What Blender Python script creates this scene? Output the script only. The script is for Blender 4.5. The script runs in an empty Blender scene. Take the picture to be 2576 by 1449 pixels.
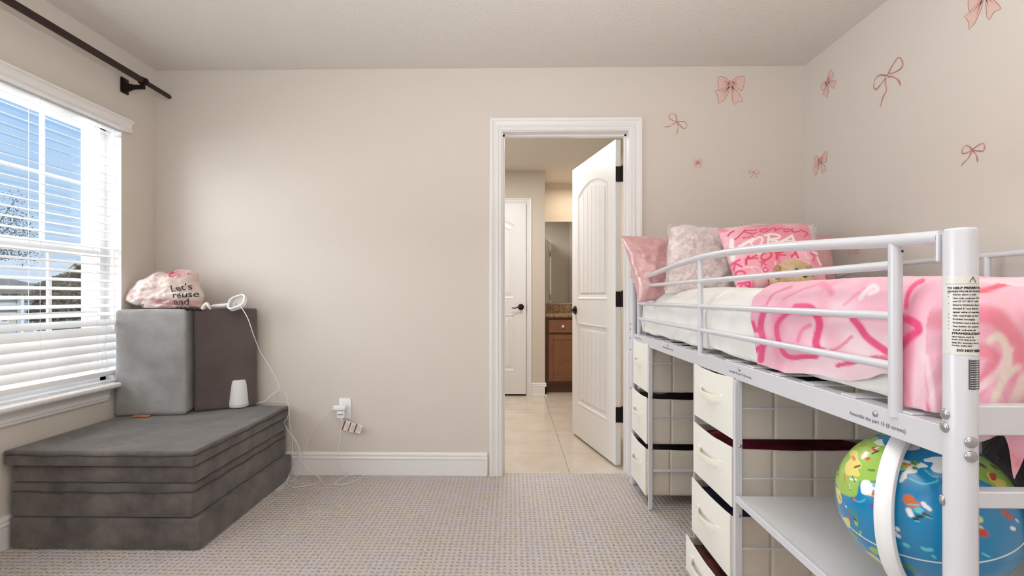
import bpy, bmesh, math, random
import numpy as np
from mathutils import Vector, Matrix, noise

sc = bpy.context.scene
COL = sc.collection
random.seed(7)

# ------------------------------------------------------------------ camera
H = 1.074                      # eye height
TH = math.radians(.9)          # slight yaw to the left
FPX = 1183.0
CXP = 1287 - FPX * math.tan(TH)
CYP = 747.0
cam_d = bpy.data.cameras.new('camera'); cam = bpy.data.objects.new('camera', cam_d); COL.objects.link(cam)
cam.location = (0, 0, H); cam.rotation_euler = (math.pi / 2, 0, TH)
cam_d.sensor_width = 36; cam_d.sensor_fit = 'HORIZONTAL'
cam_d.lens = FPX / 2576 * 36
cam_d.shift_x = (1288 - CXP) / 2576
cam_d.shift_y = (CYP - 724.5) / 2576
cam_d.clip_start = .02; cam_d.clip_end = 200
sc.camera = cam

# ------------------------------------------------------------------ world, lights, exposure
sc.view_settings.view_transform = 'Standard'; sc.view_settings.look = 'None'
sc.view_settings.exposure = 0.0; sc.view_settings.gamma = 1.0; sc.view_settings.use_curve_mapping = False
world = bpy.data.worlds.new('sky'); sc.world = world; world.use_nodes = True
wn = world.node_tree; wn.nodes.clear()
w_out = wn.nodes.new('ShaderNodeOutputWorld'); w_bg = wn.nodes.new('ShaderNodeBackground')
w_tc = wn.nodes.new('ShaderNodeTexCoord'); w_sep = wn.nodes.new('ShaderNodeSeparateXYZ'); w_r = wn.nodes.new('ShaderNodeValToRGB')
wn.links.new(w_tc.outputs['Generated'], w_sep.inputs[0]); wn.links.new(w_sep.outputs['Z'], w_r.inputs[0])
wn.links.new(w_r.outputs[0], w_bg.inputs[0]); wn.links.new(w_bg.outputs[0], w_out.inputs[0])
w_r.color_ramp.elements[0].position = 0.0; w_r.color_ramp.elements[0].color = (.62, .80, .97, 1)
w_r.color_ramp.elements[1].position = .75; w_r.color_ramp.elements[1].color = (.24, .48, .92, 1)
w_e = w_r.color_ramp.elements.new(.28); w_e.color = (.33, .60, .97, 1)
w_bg.inputs[1].default_value = .92

def light(name, kind, loc, energy, color=(1, 1, 1), size=(1, 1), target=None, spread=None):
    d = bpy.data.lights.new(name, kind); o = bpy.data.objects.new(name, d); COL.objects.link(o)
    o.location = loc; d.energy = energy; d.color = color
    if kind == 'AREA':
        d.shape = 'RECTANGLE'; d.size, d.size_y = size
        if spread: d.spread = spread
    if target is not None:
        v = Vector(target) - Vector(loc); o.rotation_euler = v.to_track_quat('-Z', 'Y').to_euler()
    return o
sun = light('sun', 'SUN', (20, 5, 20), 2.6, (1, .95, .86), target=(0, 12, 0)); sun.data.angle = .01
# added fill from the left, at the made-up window beside the camera
light('left_fill', 'AREA', (-2.30, .72, 1.35), 18, (.90, .95, 1), (1.25, 1.4), target=(0, .72, 1.35))
# added area light hidden outside the window in view, falling in from the left
light('added_window_fill', 'AREA', (-3.15, 1.75, 1.75), 96, (.94, .972, 1), (1.3, 1.7), target=(-2.0, 2.15, 1.3))
# added soft fill from behind the camera, out of view
light('back_fill', 'AREA', (-.3, -1.30, 1.55), 12, (.94, .975, 1), (2.4, 1.5), target=(-.1, 3, 1.1))
# added upward fill in the bedroom; added unseen ceiling and vanity fills in the bathroom
light('added_uplight', 'AREA', (.1, .35, 1.60), 52, (.95, .98, 1), (.5, .5), target=(.1, .40, 2.45))
light('added_bath_fill', 'AREA', (-.15, 3.95, 2.42), 26, (.98, .985, 1), (.6, .6), target=(-.15, 3.95, 0))
light('added_vanity_fill', 'AREA', (.72, 5.30, 2.38), 5, (1, .88, .72), (.3, .3), target=(.72, 5.3, 0))

# ------------------------------------------------------------------ pixel -> place (measuring helper)
_c, _s = math.cos(TH), math.sin(TH)
def ray(px, py):
    u = (px - CXP) / FPX; v = -(py - CYP) / FPX
    return Vector((_c * u - _s, _s * u + _c, v))
def W(px, py, X=None, Y=None, Z=None):
    r = ray(px, py)
    t = X / r.x if X is not None else (Y / r.y if Y is not None else (Z - H) / r.z)
    return Vector((r.x * t, r.y * t, r.z * t + H))

# ------------------------------------------------------------------ materials
def lin(c):
    if isinstance(c, str):
        c = [int(c[i:i + 2], 16) / 255 for i in (0, 2, 4)]
    return tuple((x / 12.92 if x <= .04045 else ((x + .055) / 1.055) ** 2.4) for x in c[:3])
MATS = {}
def mat(name, color=None, rough=.6, metal=0., bump=None, var=None, attr=None, alpha=None, trans=0., spec=None, sheen=0., emit=None, coat=0.):
    """bump=(kind, scale, strength, distance), var=(scale, color2, detail)"""
    if name in MATS: return MATS[name]
    m = bpy.data.materials.new(name); m.use_nodes = True; nt = m.node_tree; N = nt.nodes; L = nt.links
    b = N['Principled BSDF']; b.inputs['Roughness'].default_value = rough; b.inputs['Metallic'].default_value = metal
    if spec is not None: b.inputs['Specular IOR Level'].default_value = spec
    if sheen: b.inputs['Sheen Weight'].default_value = sheen; b.inputs['Sheen Roughness'].default_value = .5
    if coat: b.inputs['Coat Weight'].default_value = coat; b.inputs['Coat Roughness'].default_value = .08
    if trans: b.inputs['Transmission Weight'].default_value = trans
    if alpha is not None: b.inputs['Alpha'].default_value = alpha
    tc = N.new('ShaderNodeTexCoord')
    if attr:
        a = N.new('ShaderNodeVertexColor'); a.layer_name = attr; L.new(a.outputs[0], b.inputs['Base Color'])
    elif var:
        n = N.new('ShaderNodeTexNoise'); n.inputs['Scale'].default_value = var[0]; n.inputs['Detail'].default_value = var[2] if len(var) > 2 else 3
        n.inputs['Roughness'].default_value = .6
        r = N.new('ShaderNodeValToRGB'); r.color_ramp.elements[0].position = .35; r.color_ramp.elements[1].position = .68
        r.color_ramp.elements[0].color = (*lin(color), 1); r.color_ramp.elements[1].color = (*lin(var[1]), 1)
        L.new(tc.outputs['Object'], n.inputs['Vector']); L.new(n.outputs['Fac'], r.inputs[0]); L.new(r.outputs[0], b.inputs['Base Color'])
    else:
        b.inputs['Base Color'].default_value = (*lin(color), 1)
    if emit: b.inputs['Emission Color'].default_value = (*lin(color), 1); b.inputs['Emission Strength'].default_value = emit
    if bump:
        k, s_, st, di = bump
        if k == 'noise':
            n = N.new('ShaderNodeTexNoise'); n.inputs['Scale'].default_value = s_; n.inputs['Detail'].default_value = 3; h = n.outputs['Fac']
        else:
            n = N.new('ShaderNodeTexVoronoi'); n.inputs['Scale'].default_value = s_; h = n.outputs['Distance']
        L.new(tc.outputs['Object'], n.inputs['Vector'])
        bp = N.new('ShaderNodeBump'); bp.inputs['Strength'].default_value = st; bp.inputs['Distance'].default_value = di
        L.new(h, bp.inputs['Height']); L.new(bp.outputs[0], b.inputs['Normal'])
    MATS[name] = m
    return m

def carpet_mat():
    m = bpy.data.materials.new('loop carpet'); m.use_nodes = True; nt = m.node_tree; N = nt.nodes; L = nt.links
    b = N['Principled BSDF']; b.inputs['Roughness'].default_value = .95; b.inputs['Specular IOR Level'].default_value = .1
    tc = N.new('ShaderNodeTexCoord')
    wob = N.new('ShaderNodeTexNoise'); wob.inputs['Scale'].default_value = 60; wob.inputs['Detail'].default_value = 1
    L.new(tc.outputs['Object'], wob.inputs['Vector'])
    mx = N.new('ShaderNodeMixRGB'); mx.blend_type = 'ADD'; mx.inputs[0].default_value = .018
    L.new(tc.outputs['Object'], mx.inputs[1]); L.new(wob.outputs['Color'], mx.inputs[2])
    sep = N.new('ShaderNodeSeparateXYZ'); L.new(mx.outputs[0], sep.inputs[0])
    def sine(sock, period, ph=0.):
        a = N.new('ShaderNodeMath'); a.operation = 'MULTIPLY_ADD'; a.inputs[1].default_value = 2 * math.pi / period; a.inputs[2].default_value = ph
        L.new(sock, a.inputs[0]); s = N.new('ShaderNodeMath'); s.operation = 'SINE'; L.new(a.outputs[0], s.inputs[0])
        q = N.new('ShaderNodeMath'); q.operation = 'MULTIPLY_ADD'; q.inputs[1].default_value = .5; q.inputs[2].default_value = .5
        L.new(s.outputs[0], q.inputs[0]); return q.outputs[0]
    sx = sine(sep.outputs['X'], .0235); sy = sine(sep.outputs['Y'], .0235)
    pit = N.new('ShaderNodeMath'); pit.operation = 'MULTIPLY'; L.new(sx, pit.inputs[0]); L.new(sy, pit.inputs[1])
    pw = N.new('ShaderNodeMath'); pw.operation = 'POWER'; pw.inputs[1].default_value = 1.3; L.new(pit.outputs[0], pw.inputs[0])
    fib = N.new('ShaderNodeTexNoise'); fib.inputs['Scale'].default_value = 420; fib.inputs['Detail'].default_value = 2
    L.new(tc.outputs['Object'], fib.inputs['Vector'])
    hgt = N.new('ShaderNodeMath'); hgt.operation = 'MULTIPLY_ADD'; hgt.inputs[1].default_value = -1.0; L.new(pw.outputs[0], hgt.inputs[0])
    f2 = N.new('ShaderNodeMath'); f2.operation = 'MULTIPLY'; f2.inputs[1].default_value = .6; L.new(fib.outputs['Fac'], f2.inputs[0]); L.new(f2.outputs[0], hgt.inputs[2])
    bp = N.new('ShaderNodeBump'); bp.inputs['Strength'].default_value = .9; bp.inputs['Distance'].default_value = .006
    L.new(hgt.outputs[0], bp.inputs['Height']); L.new(bp.outputs[0], b.inputs['Normal'])
    # colour: loops light, shade painted into the pits between them, soft blotches
    big = N.new('ShaderNodeTexNoise'); big.inputs['Scale'].default_value = 7; big.inputs['Detail'].default_value = 3
    L.new(tc.outputs['Object'], big.inputs['Vector'])
    r1 = N.new('ShaderNodeValToRGB'); r1.color_ramp.elements[0].position = .35; r1.color_ramp.elements[1].position = .65
    r1.color_ramp.elements[0].color = (*lin('d5c9bd'), 1); r1.color_ramp.elements[1].color = (*lin('d3cacb'), 1)
    L.new(big.outputs['Fac'], r1.inputs[0])
    nm = N.new('ShaderNodeMath'); nm.operation = 'MULTIPLY'; L.new(pw.outputs[0], nm.inputs[0]); L.new(fib.outputs['Fac'], nm.inputs[1])
    fm = N.new('ShaderNodeMath'); fm.operation = 'MULTIPLY'; fm.inputs[1].default_value = 1.25; fm.use_clamp = True; L.new(nm.outputs[0], fm.inputs[0])
    mc = N.new('ShaderNodeMixRGB'); mc.inputs[2].default_value = (*lin('9c9085'), 1)
    L.new(fm.outputs[0], mc.inputs[0]); L.new(r1.outputs[0], mc.inputs[1]); L.new(mc.outputs[0], b.inputs['Base Color'])
    return m

def glass_mat(name, tint=(1, 1, 1), refl=.06):
    m = bpy.data.materials.new(name); m.use_nodes = True; nt = m.node_tree; nt.nodes.clear()
    o = nt.nodes.new('ShaderNodeOutputMaterial'); t = nt.nodes.new('ShaderNodeBsdfTransparent'); t.inputs[0].default_value = (*tint, 1)
    g = nt.nodes.new('ShaderNodeBsdfGlossy'); g.inputs['Roughness'].default_value = .02
    mx = nt.nodes.new('ShaderNodeMixShader'); mx.inputs[0].default_value = refl
    nt.links.new(t.outputs[0], mx.inputs[1]); nt.links.new(g.outputs[0], mx.inputs[2]); nt.links.new(mx.outputs[0], o.inputs[0])
    return m

M_wall = mat('wall paint', 'dad1c7', .75, bump=('noise', 120, .25, .003))
M_ceil = mat('ceiling paint', 'dfd9d1', .85, bump=('noise', 75, .55, .006))
M_trim = mat('white trim paint', 'edeae8', .35)
M_doorp = mat('white door paint', 'e9e6e3', .38)
M_blind = mat('white blind slat', 'f4f3f2', .35)
M_vinyl = mat('white window vinyl', 'f6f6f6', .35)
M_bronze = mat('dark bronze', '1d1412', .38, metal=.6)
M_rod = mat('dark brown rod', '33211f', .42, metal=.35)
M_white = mat('white powder coat', 'd6d6dc', .3, coat=.3)
M_steel = mat('zinc screw', 'b9babd', .3, metal=.9)
M_suede = mat('charcoal suede', '423c39', .85, bump=('noise', 260, .25, .002), var=(8, '6a615b', 9), sheen=.3)
M_seam = mat('charcoal seam', '3d3936', .8)
M_suede_lit = mat('window-lit grey suede', '8b8987', .85, bump=('noise', 300, .5, .003), var=(9.0, 'a19f9d', 8), sheen=.45)  # window light on the left upright cushion is put into this base colour
M_suede_d = mat('brown grey suede', '5a4e4c', .85, bump=('noise', 260, .25, .002), var=(6.0, '675a57', 6), sheen=.3)
M_fabric = mat('cream drawer fabric', 'f0ede4', .8, bump=('noise', 300, .12, .001))
M_fabside = mat('cream drawer side fabric', 'd9d0c2', .7, bump=('noise', 14, .3, .012))
M_handle = mat('cream fabric handle', 'eee8da', .8)
M_plastic = mat('white plastic', 'f2f2f3', .35)
M_cord = mat('white cord', 'eceaea', .45)
M_black = mat('black ink', '2b2b2d', .6)
M_grey_ink = mat('grey ink', '6d6d72', .6)
M_mirror = mat('mirror silver', 'f2f2f0', .01, metal=1.)
M_glass = glass_mat('window glass')
M_oak = mat('brown stained wood', '7a4e33', .4, var=(9, '8a5b3d', 5))
M_oakd = mat('dark stained wood', '5e3a26', .45)
M_tile = mat('beige travertine tile', 'd8cdc0', .22, var=(4.5, 'ccbba6', 6))
M_grout = mat('grout', '9d8f80', .8)
M_granite = mat('brown speckled granite', '4e3524', .2, var=(95, 'c9a87f', 5))
M_shelf = mat('light grey laminate', 'dcdcdd', .3)
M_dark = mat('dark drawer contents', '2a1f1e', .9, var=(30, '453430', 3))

# ------------------------------------------------------------------ object helpers
ORG = {}
def thing(name, loc=(0, 0, 0), label=None, cat=None, group=None, kind=None):
    o = bpy.data.objects.new(name, None); COL.objects.link(o); o.location = loc; o.empty_display_size = .05
    ORG[o.name] = Vector(loc)
    return tag(o, label, cat, group, kind)
def tag(o, label=None, cat=None, group=None, kind=None):
    if label: o['label'] = label
    if cat: o['category'] = cat
    if group: o['group'] = group
    if kind: o['kind'] = kind
    return o

class MB:
    def __init__(s): s.v = []; s.f = []; s.m = []
    def add(s, vs, fs, mi=0):
        n = len(s.v); s.v += [tuple(p) for p in vs]; s.f += [tuple(i + n for i in f) for f in fs]; s.m += [mi] * len(fs)
    def box(s, a, b, mi=0):
        x0, y0, z0 = a; x1, y1, z1 = b
        s.add([(x0, y0, z0), (x1, y0, z0), (x1, y1, z0), (x0, y1, z0), (x0, y0, z1), (x1, y0, z1), (x1, y1, z1), (x0, y1, z1)],
              [(3, 2, 1, 0), (4, 5, 6, 7), (0, 1, 5, 4), (1, 2, 6, 5), (2, 3, 7, 6), (3, 0, 4, 7)], mi)
    def rbox(s, a, b, r=.003, seg=2, mi=0, M=None):
        bm = bmesh.new(); bmesh.ops.create_cube(bm, size=1)
        a = Vector(a); b = Vector(b); c = (a + b) / 2; d = b - a
        for v in bm.verts: v.co = Vector((v.co.x * d.x, v.co.y * d.y, v.co.z * d.z)) + c
        bmesh.ops.bevel(bm, geom=bm.edges[:], offset=min(r, min(abs(d.x), abs(d.y), abs(d.z)) * .49), segments=seg, profile=.5, affect='EDGES')
        s.bm(bm, mi, M)
    def bm(s, bm, mi=0, M=None):
        bm.verts.index_update()
        s.add([(M @ v.co) if M else v.co.copy() for v in bm.verts], [[v.index for v in f.verts] for f in bm.faces], mi); bm.free()
    def prism(s, poly, z0, z1, r=0, seg=2, mi=0, M=None):
        bm = bmesh.new(); vs = [bm.verts.new((p[0], p[1], z0)) for p in poly]; f = bm.faces.new(vs)
        e = bmesh.ops.extrude_face_region(bm, geom=[f]); bmesh.ops.translate(bm, vec=(0, 0, z1 - z0), verts=[g for g in e['geom'] if isinstance(g, bmesh.types.BMVert)])
        bmesh.ops.recalc_face_normals(bm, faces=bm.faces[:])
        if r: bmesh.ops.bevel(bm, geom=bm.edges[:], offset=r, segments=seg, profile=.5, affect='EDGES')
        s.bm(bm, mi, M)
    def tube(s, pts, r, n=10, mi=0, closed=False, flat=None):
        """tube along points, r number or list; flat = fixed (ax, ay) half sizes of an elliptic section"""
        P = [Vector(p) for p in pts]; k = len(P); rs = r if isinstance(r, (list, tuple)) else [r] * k
        T = []
        for i in range(k):
            a = P[i - 1] if (i > 0 or closed) else P[i]; b = P[(i + 1) % k] if (i < k - 1 or closed) else P[i]
            T.append((b - a).normalized())
        up = Vector((0, 0, 1)) if abs(T[0].z) < .9 else Vector((1, 0, 0))
        nrm = (up - T[0] * up.dot(T[0])).normalized(); vs = []
        for i in range(k):
            nrm = (nrm - T[i] * nrm.dot(T[i])).normalized(); bn = T[i].cross(nrm)
            for j in range(n):
                a = 2 * math.pi * j / n
                sx, sy = (flat if flat else (rs[i], rs[i]))
                vs.append(P[i] + nrm * math.cos(a) * sx + bn * math.sin(a) * sy)
        fs = []
        for i in range(k - 1 + (1 if closed else 0)):
            i2 = (i + 1) % k
            for j in range(n): fs.append((i * n + j, i * n + (j + 1) % n, i2 * n + (j + 1) % n, i2 * n + j))
        if not closed: fs += [tuple(range(n - 1, -1, -1)), tuple((k - 1) * n + j for j in range(n))]
        s.add(vs, fs, mi)
    def cyl(s, p0, p1, r, n=16, mi=0, r2=None): s.tube([p0, p1], [r, r if r2 is None else r2], n, mi)
    def lathe(s, prof, c, n=32, axis='Z', mi=0):
        vs = []; k = len(prof)
        for r, h in prof:
            for j in range(n):
                a = 2 * math.pi * j / n; x, y = r * math.cos(a), r * math.sin(a)
                p = (x, y, h) if axis == 'Z' else ((h, x, y) if axis == 'X' else (x, -h, y))
                vs.append((c[0] + p[0], c[1] + p[1], c[2] + p[2]))
        fs = [(i * n + j, i * n + (j + 1) % n, (i + 1) * n + (j + 1) % n, (i + 1) * n + j) for i in range(k - 1) for j in range(n)]
        fs += [tuple(range(n - 1, -1, -1)), tuple((k - 1) * n + j for j in range(n))]
        s.add(vs, fs, mi)
    def sweep(s, path, prof, U, V, Nn, closed=False, mi=0):
        """path 2D points in the plane (U,V), prof [(offset to the left of travel, height along Nn)], mitred"""
        o, U, V, Nn = U[0], Vector(U[1]), Vector(V), Vector(Nn); o = Vector(o)
        P = [Vector(p) for p in path]; k = len(P); vs = []; m = len(prof)
        for i in range(k):
            d0 = (P[i] - P[i - 1]).normalized() if (i > 0 or closed) else None
            d1 = (P[(i + 1) % k] - P[i]).normalized() if (i < k - 1 or closed) else None
            if d0 is None: d0 = d1
            if d1 is None: d1 = d0
            n0 = Vector((-d0.y, d0.x)); n1 = Vector((-d1.y, d1.x)); b = (n0 + n1); b = b / max(b.dot(n0), .2) if b.length > 1e-6 else n0
            for u, h in prof:
                q = P[i] + b * u; vs.append(o + U * q.x + V * q.y + Nn * h)
        fs = [(i * m + j, i * m + (j + 1) % m, ((i + 1) % k) * m + (j + 1) % m, ((i + 1) % k) * m + j) for i in range(k if closed else k - 1) for j in range(m)]
        if not closed: fs += [tuple(range(m - 1, -1, -1)), tuple((k - 1) * m + j for j in range(m))]
        s.add(vs, fs, mi)
    def xf(s, M): s.v = [tuple(M @ Vector(p)) for p in s.v]; return s
    def build(s, name, m, parent=None, smooth=False, loc=None, bevel=0, fix=True):
        org = ORG[parent.name] if parent is not None else Vector(loc or (0, 0, 0))
        me = bpy.data.meshes.new(name); me.from_pydata([(p[0] - org.x, p[1] - org.y, p[2] - org.z) for p in s.v], [], s.f)
        for mm in (m if isinstance(m, (list, tuple)) else [m]): me.materials.append(mm)
        me.polygons.foreach_set('material_index', s.m)
        if fix:
            bm = bmesh.new(); bm.from_mesh(me); bmesh.ops.recalc_face_normals(bm, faces=bm.faces[:]); bm.to_mesh(me); bm.free()
        if smooth:
            me.polygons.foreach_set('use_smooth', [True] * len(me.polygons))
            if smooth != 'all': me.set_sharp_from_angle(angle=math.radians(40))
        o = bpy.data.objects.new(name, me); COL.objects.link(o); ORG[o.name] = org
        if parent is not None:
            o.parent = parent
            if parent.type == 'MESH': o.location = (0, 0, 0)
        else: o.location = org
        return o

def one(name, m, fn, parent=None, **k):
    b = MB(); fn(b); return b.build(name, m, parent, **k)
def copy_tree(o, parent=None):
    c = o.copy(); COL.objects.link(c); ORG[c.name] = ORG.get(o.name, Vector())
    if parent is not None: c.parent = parent
    for ch in list(o.children): copy_tree(ch, c)
    return c

def text_mesh(s, size=1., align='LEFT', bold=0., line=1.0):
    cu = bpy.data.curves.new('t', 'FONT'); cu.body = s; cu.size = size; cu.align_x = align; cu.offset = bold; cu.space_line = line; cu.resolution_u = 2
    o = bpy.data.objects.new('t', cu); COL.objects.link(o); dg = bpy.context.evaluated_depsgraph_get()
    me = bpy.data.meshes.new_from_object(o.evaluated_get(dg)); v = [tuple(x.co) for x in me.vertices]; f = [tuple(p.vertices) for p in me.polygons]
    bpy.data.objects.remove(o); bpy.data.curves.remove(cu); bpy.data.meshes.remove(me)
    return v, f

def grid_obj(name, P, m, parent=None, colors=None, loc=None, closed_u=False, smooth=True, extra=None):
    """P array (nu, nv, 3); colors (nu, nv, 3) linear"""
    nu, nv = P.shape[:2]; b = MB()
    b.v = [tuple(p) for p in P.reshape(-1, 3)]
    idx = np.arange(nu * nv).reshape(nu, nv)
    if closed_u: idx = np.vstack([idx, idx[:1]])
    f = np.stack([idx[:-1, :-1], idx[1:, :-1], idx[1:, 1:], idx[:-1, 1:]], -1).reshape(-1, 4)
    b.f = [tuple(q) for q in f.tolist()]; b.m = [0] * len(b.f)
    o = b.build(name, m, parent, smooth='all', loc=loc, fix=False)
    if colors is not None: set_colors(o, colors.reshape(-1, 3))
    return o
def set_colors(o, c):
    a = o.data.color_attributes.new('print', 'FLOAT_COLOR', 'POINT')
    c4 = np.ones((len(o.data.vertices), 4), dtype=np.float32); c4[:len(c), :3] = c; a.data.foreach_set('color', c4.ravel())

def seg_dist(P, line):
    """distance of points P (n,2) to a polyline"""
    d = np.full(len(P), 1e9)
    L = np.array(line, float)
    for a, b in zip(L[:-1], L[1:]):
        ab = b - a; t = np.clip(((P - a) @ ab) / max(ab @ ab, 1e-12), 0, 1)
        d = np.minimum(d, np.hypot(*(P - a - t[:, None] * ab).T))
    return d
def in_poly(P, poly):
    x, y = P[:, 0], P[:, 1]; ins = np.zeros(len(P), bool); L = np.array(poly, float); j = len(L) - 1
    for i in range(len(L)):
        xi, yi = L[i]; xj, yj = L[j]
        c = ((yi > y) != (yj > y)) & (x < (xj - xi) * (y - yi) / (yj - yi + 1e-12) + xi); ins ^= c; j = i
    return ins
def smooth_line(pts, n=6, closed=False):
    """Catmull-Rom through points of any dimension"""
    P = [np.array(p, float) for p in pts]; k = len(P); out = []
    for i in range(k if closed else k - 1):
        p0 = P[(i - 1) % k] if (i or closed) else P[0]; p1 = P[i]; p2 = P[(i + 1) % k]; p3 = P[(i + 2) % k] if (i + 2 < k or closed) else P[-1]
        for j in range(n):
            t = j / n
            out.append(.5 * (2 * p1 + (p2 - p0) * t + (2 * p0 - 5 * p1 + 4 * p2 - p3) * t * t + (3 * p1 - p0 - 3 * p2 + p3) * t ** 3))
    if not closed: out.append(P[-1])
    return out
def fbm(x, y, z=0., o=3):
    return noise.fractal(Vector((x, y, z)), 1.0, 2.0, o)

# =================================================================== ROOM SHELL
XL, XR, YB, YF, ZC = -2.165, 1.745, 2.83, -1.45, 2.452
T = .12
DX0, DX1, DZ = -.053, .700, 2.068         # bedroom door opening
WY0, WY1, WZ0, WZ1 = 1.68, 2.578, .615, 2.035   # window opening

one('floor', carpet_mat(), lambda b: b.box((XL - T, YF - T, -.06), (XR + T, YB + .035, 0)), loc=(0, 0, 0))['kind'] = 'structure'
one('ceiling', M_ceil, lambda b: b.box((XL - T, YF - T, ZC), (XR + T, YB + T, ZC + .1)))['kind'] = 'structure'
def f(b):
    b.box((XL - T, YB, 0), (DX0 - .018, YB + T, ZC)); b.box((DX1 + .018, YB, 0), (XR + T, YB + T, ZC)); b.box((DX0 - .018, YB, DZ + .018), (DX1 + .018, YB + T, ZC))
one('wall_back', M_wall, f)['kind'] = 'structure'
W2 = (.1, 1.34)
def f(b):
    b.box((XL - T, WY1, 0), (XL, YB, ZC)); b.box((XL - T, W2[1], 0), (XL, WY0, ZC)); b.box((XL - T, YF, 0), (XL, W2[0], ZC))
    for a, c in ((WY0, WY1), W2): b.box((XL - T, a, 0), (XL, c, WZ0)); b.box((XL - T, a, WZ1), (XL, c, ZC))
one('wall_left', M_wall, f)['kind'] = 'structure'
one('wall_right', mat('right wall paint', 'ddd5cd', .75, bump=('noise', 120, .2, .003)), lambda b: b.box((XR, YF, 0), (XR + T, YB, ZC)))['kind'] = 'structure'
one('wall_front', M_wall, lambda b: b.box((XL - T, YF - T, 0), (XR + T, YF, ZC)))['kind'] = 'structure'

BASE = [(0, 0), (0, .013), (.095, .013), (.099, .0165), (.106, .0165), (.110, .011), (.117, .011), (.121, .014), (.130, .012), (.137, .005), (.137, 0)]
def baseboard(name, p0, p1, nrm, m=None):
    b = MB(); p0 = Vector(p0); p1 = Vector(p1); d = (p1 - p0); L = d.length; d.normalize()
    b.sweep([(0, 0), (L, 0)], BASE, ((p0), tuple(d)), (0, 0, 1), nrm)
    o = b.build(name, m or M_trim); o['kind'] = 'structure'; return o
baseboard('baseboard_back', (XL + .014, YB, 0), (DX0 - .092, YB, 0), (0, -1, 0))
baseboard('baseboard_left', (XL, YF, 0), (XL, YB, 0), (1, 0, 0))
baseboard('baseboard_right', (XR, YF, 0), (XR, YB - .014, 0), (-1, 0, 0))
baseboard('baseboard_back_right', (DX1 + .092, YB, 0), (XR, YB, 0), (0, -1, 0))

CAS = [(0, 0), (0, .009), (.008, .013), (.020, .012), (.024, .017), (.033, .017), (.036, .013), (.052, .016), (.057, .020), (.071, .021), (.075, .018), (.075, 0)]
def casing(name, x0, x1, z1, y, side=-1, parent=None, w=1.0):
    """U-shaped door casing around an opening, facing -Y"""
    b = MB()
    path = [(x0, 0), (x0, z1), (x1, z1), (x1, 0)]
    b.sweep(path, [(u * w, h) for u, h in CAS], ((0, y, 0), (1, 0, 0)), (0, 0, 1), (0, side, 0))
    o = b.build(name, M_trim, parent, smooth=False); return o
c1 = casing('trim_1', DX0 - .004, DX1 + .004, DZ + .004, YB); c1['kind'] = 'structure'
def f(b):
    b.box((DX0 - .018, YB, 0), (DX0, YB + T, DZ)); b.box((DX1, YB, 0), (DX1 + .018, YB + T, DZ)); b.box((DX0 - .018, YB, DZ), (DX1 + .018, YB + T, DZ + .018))
    b.box((DX0, YB + .055, 0), (DX0 + .011, YB + .082, DZ)); b.box((DX1 - .011, YB + .055, 0), (DX1, YB + .082, DZ)); b.box((DX0, YB + .055, DZ - .011), (DX1, YB + .082, DZ))
one('jamb', M_trim, f, c1)

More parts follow.
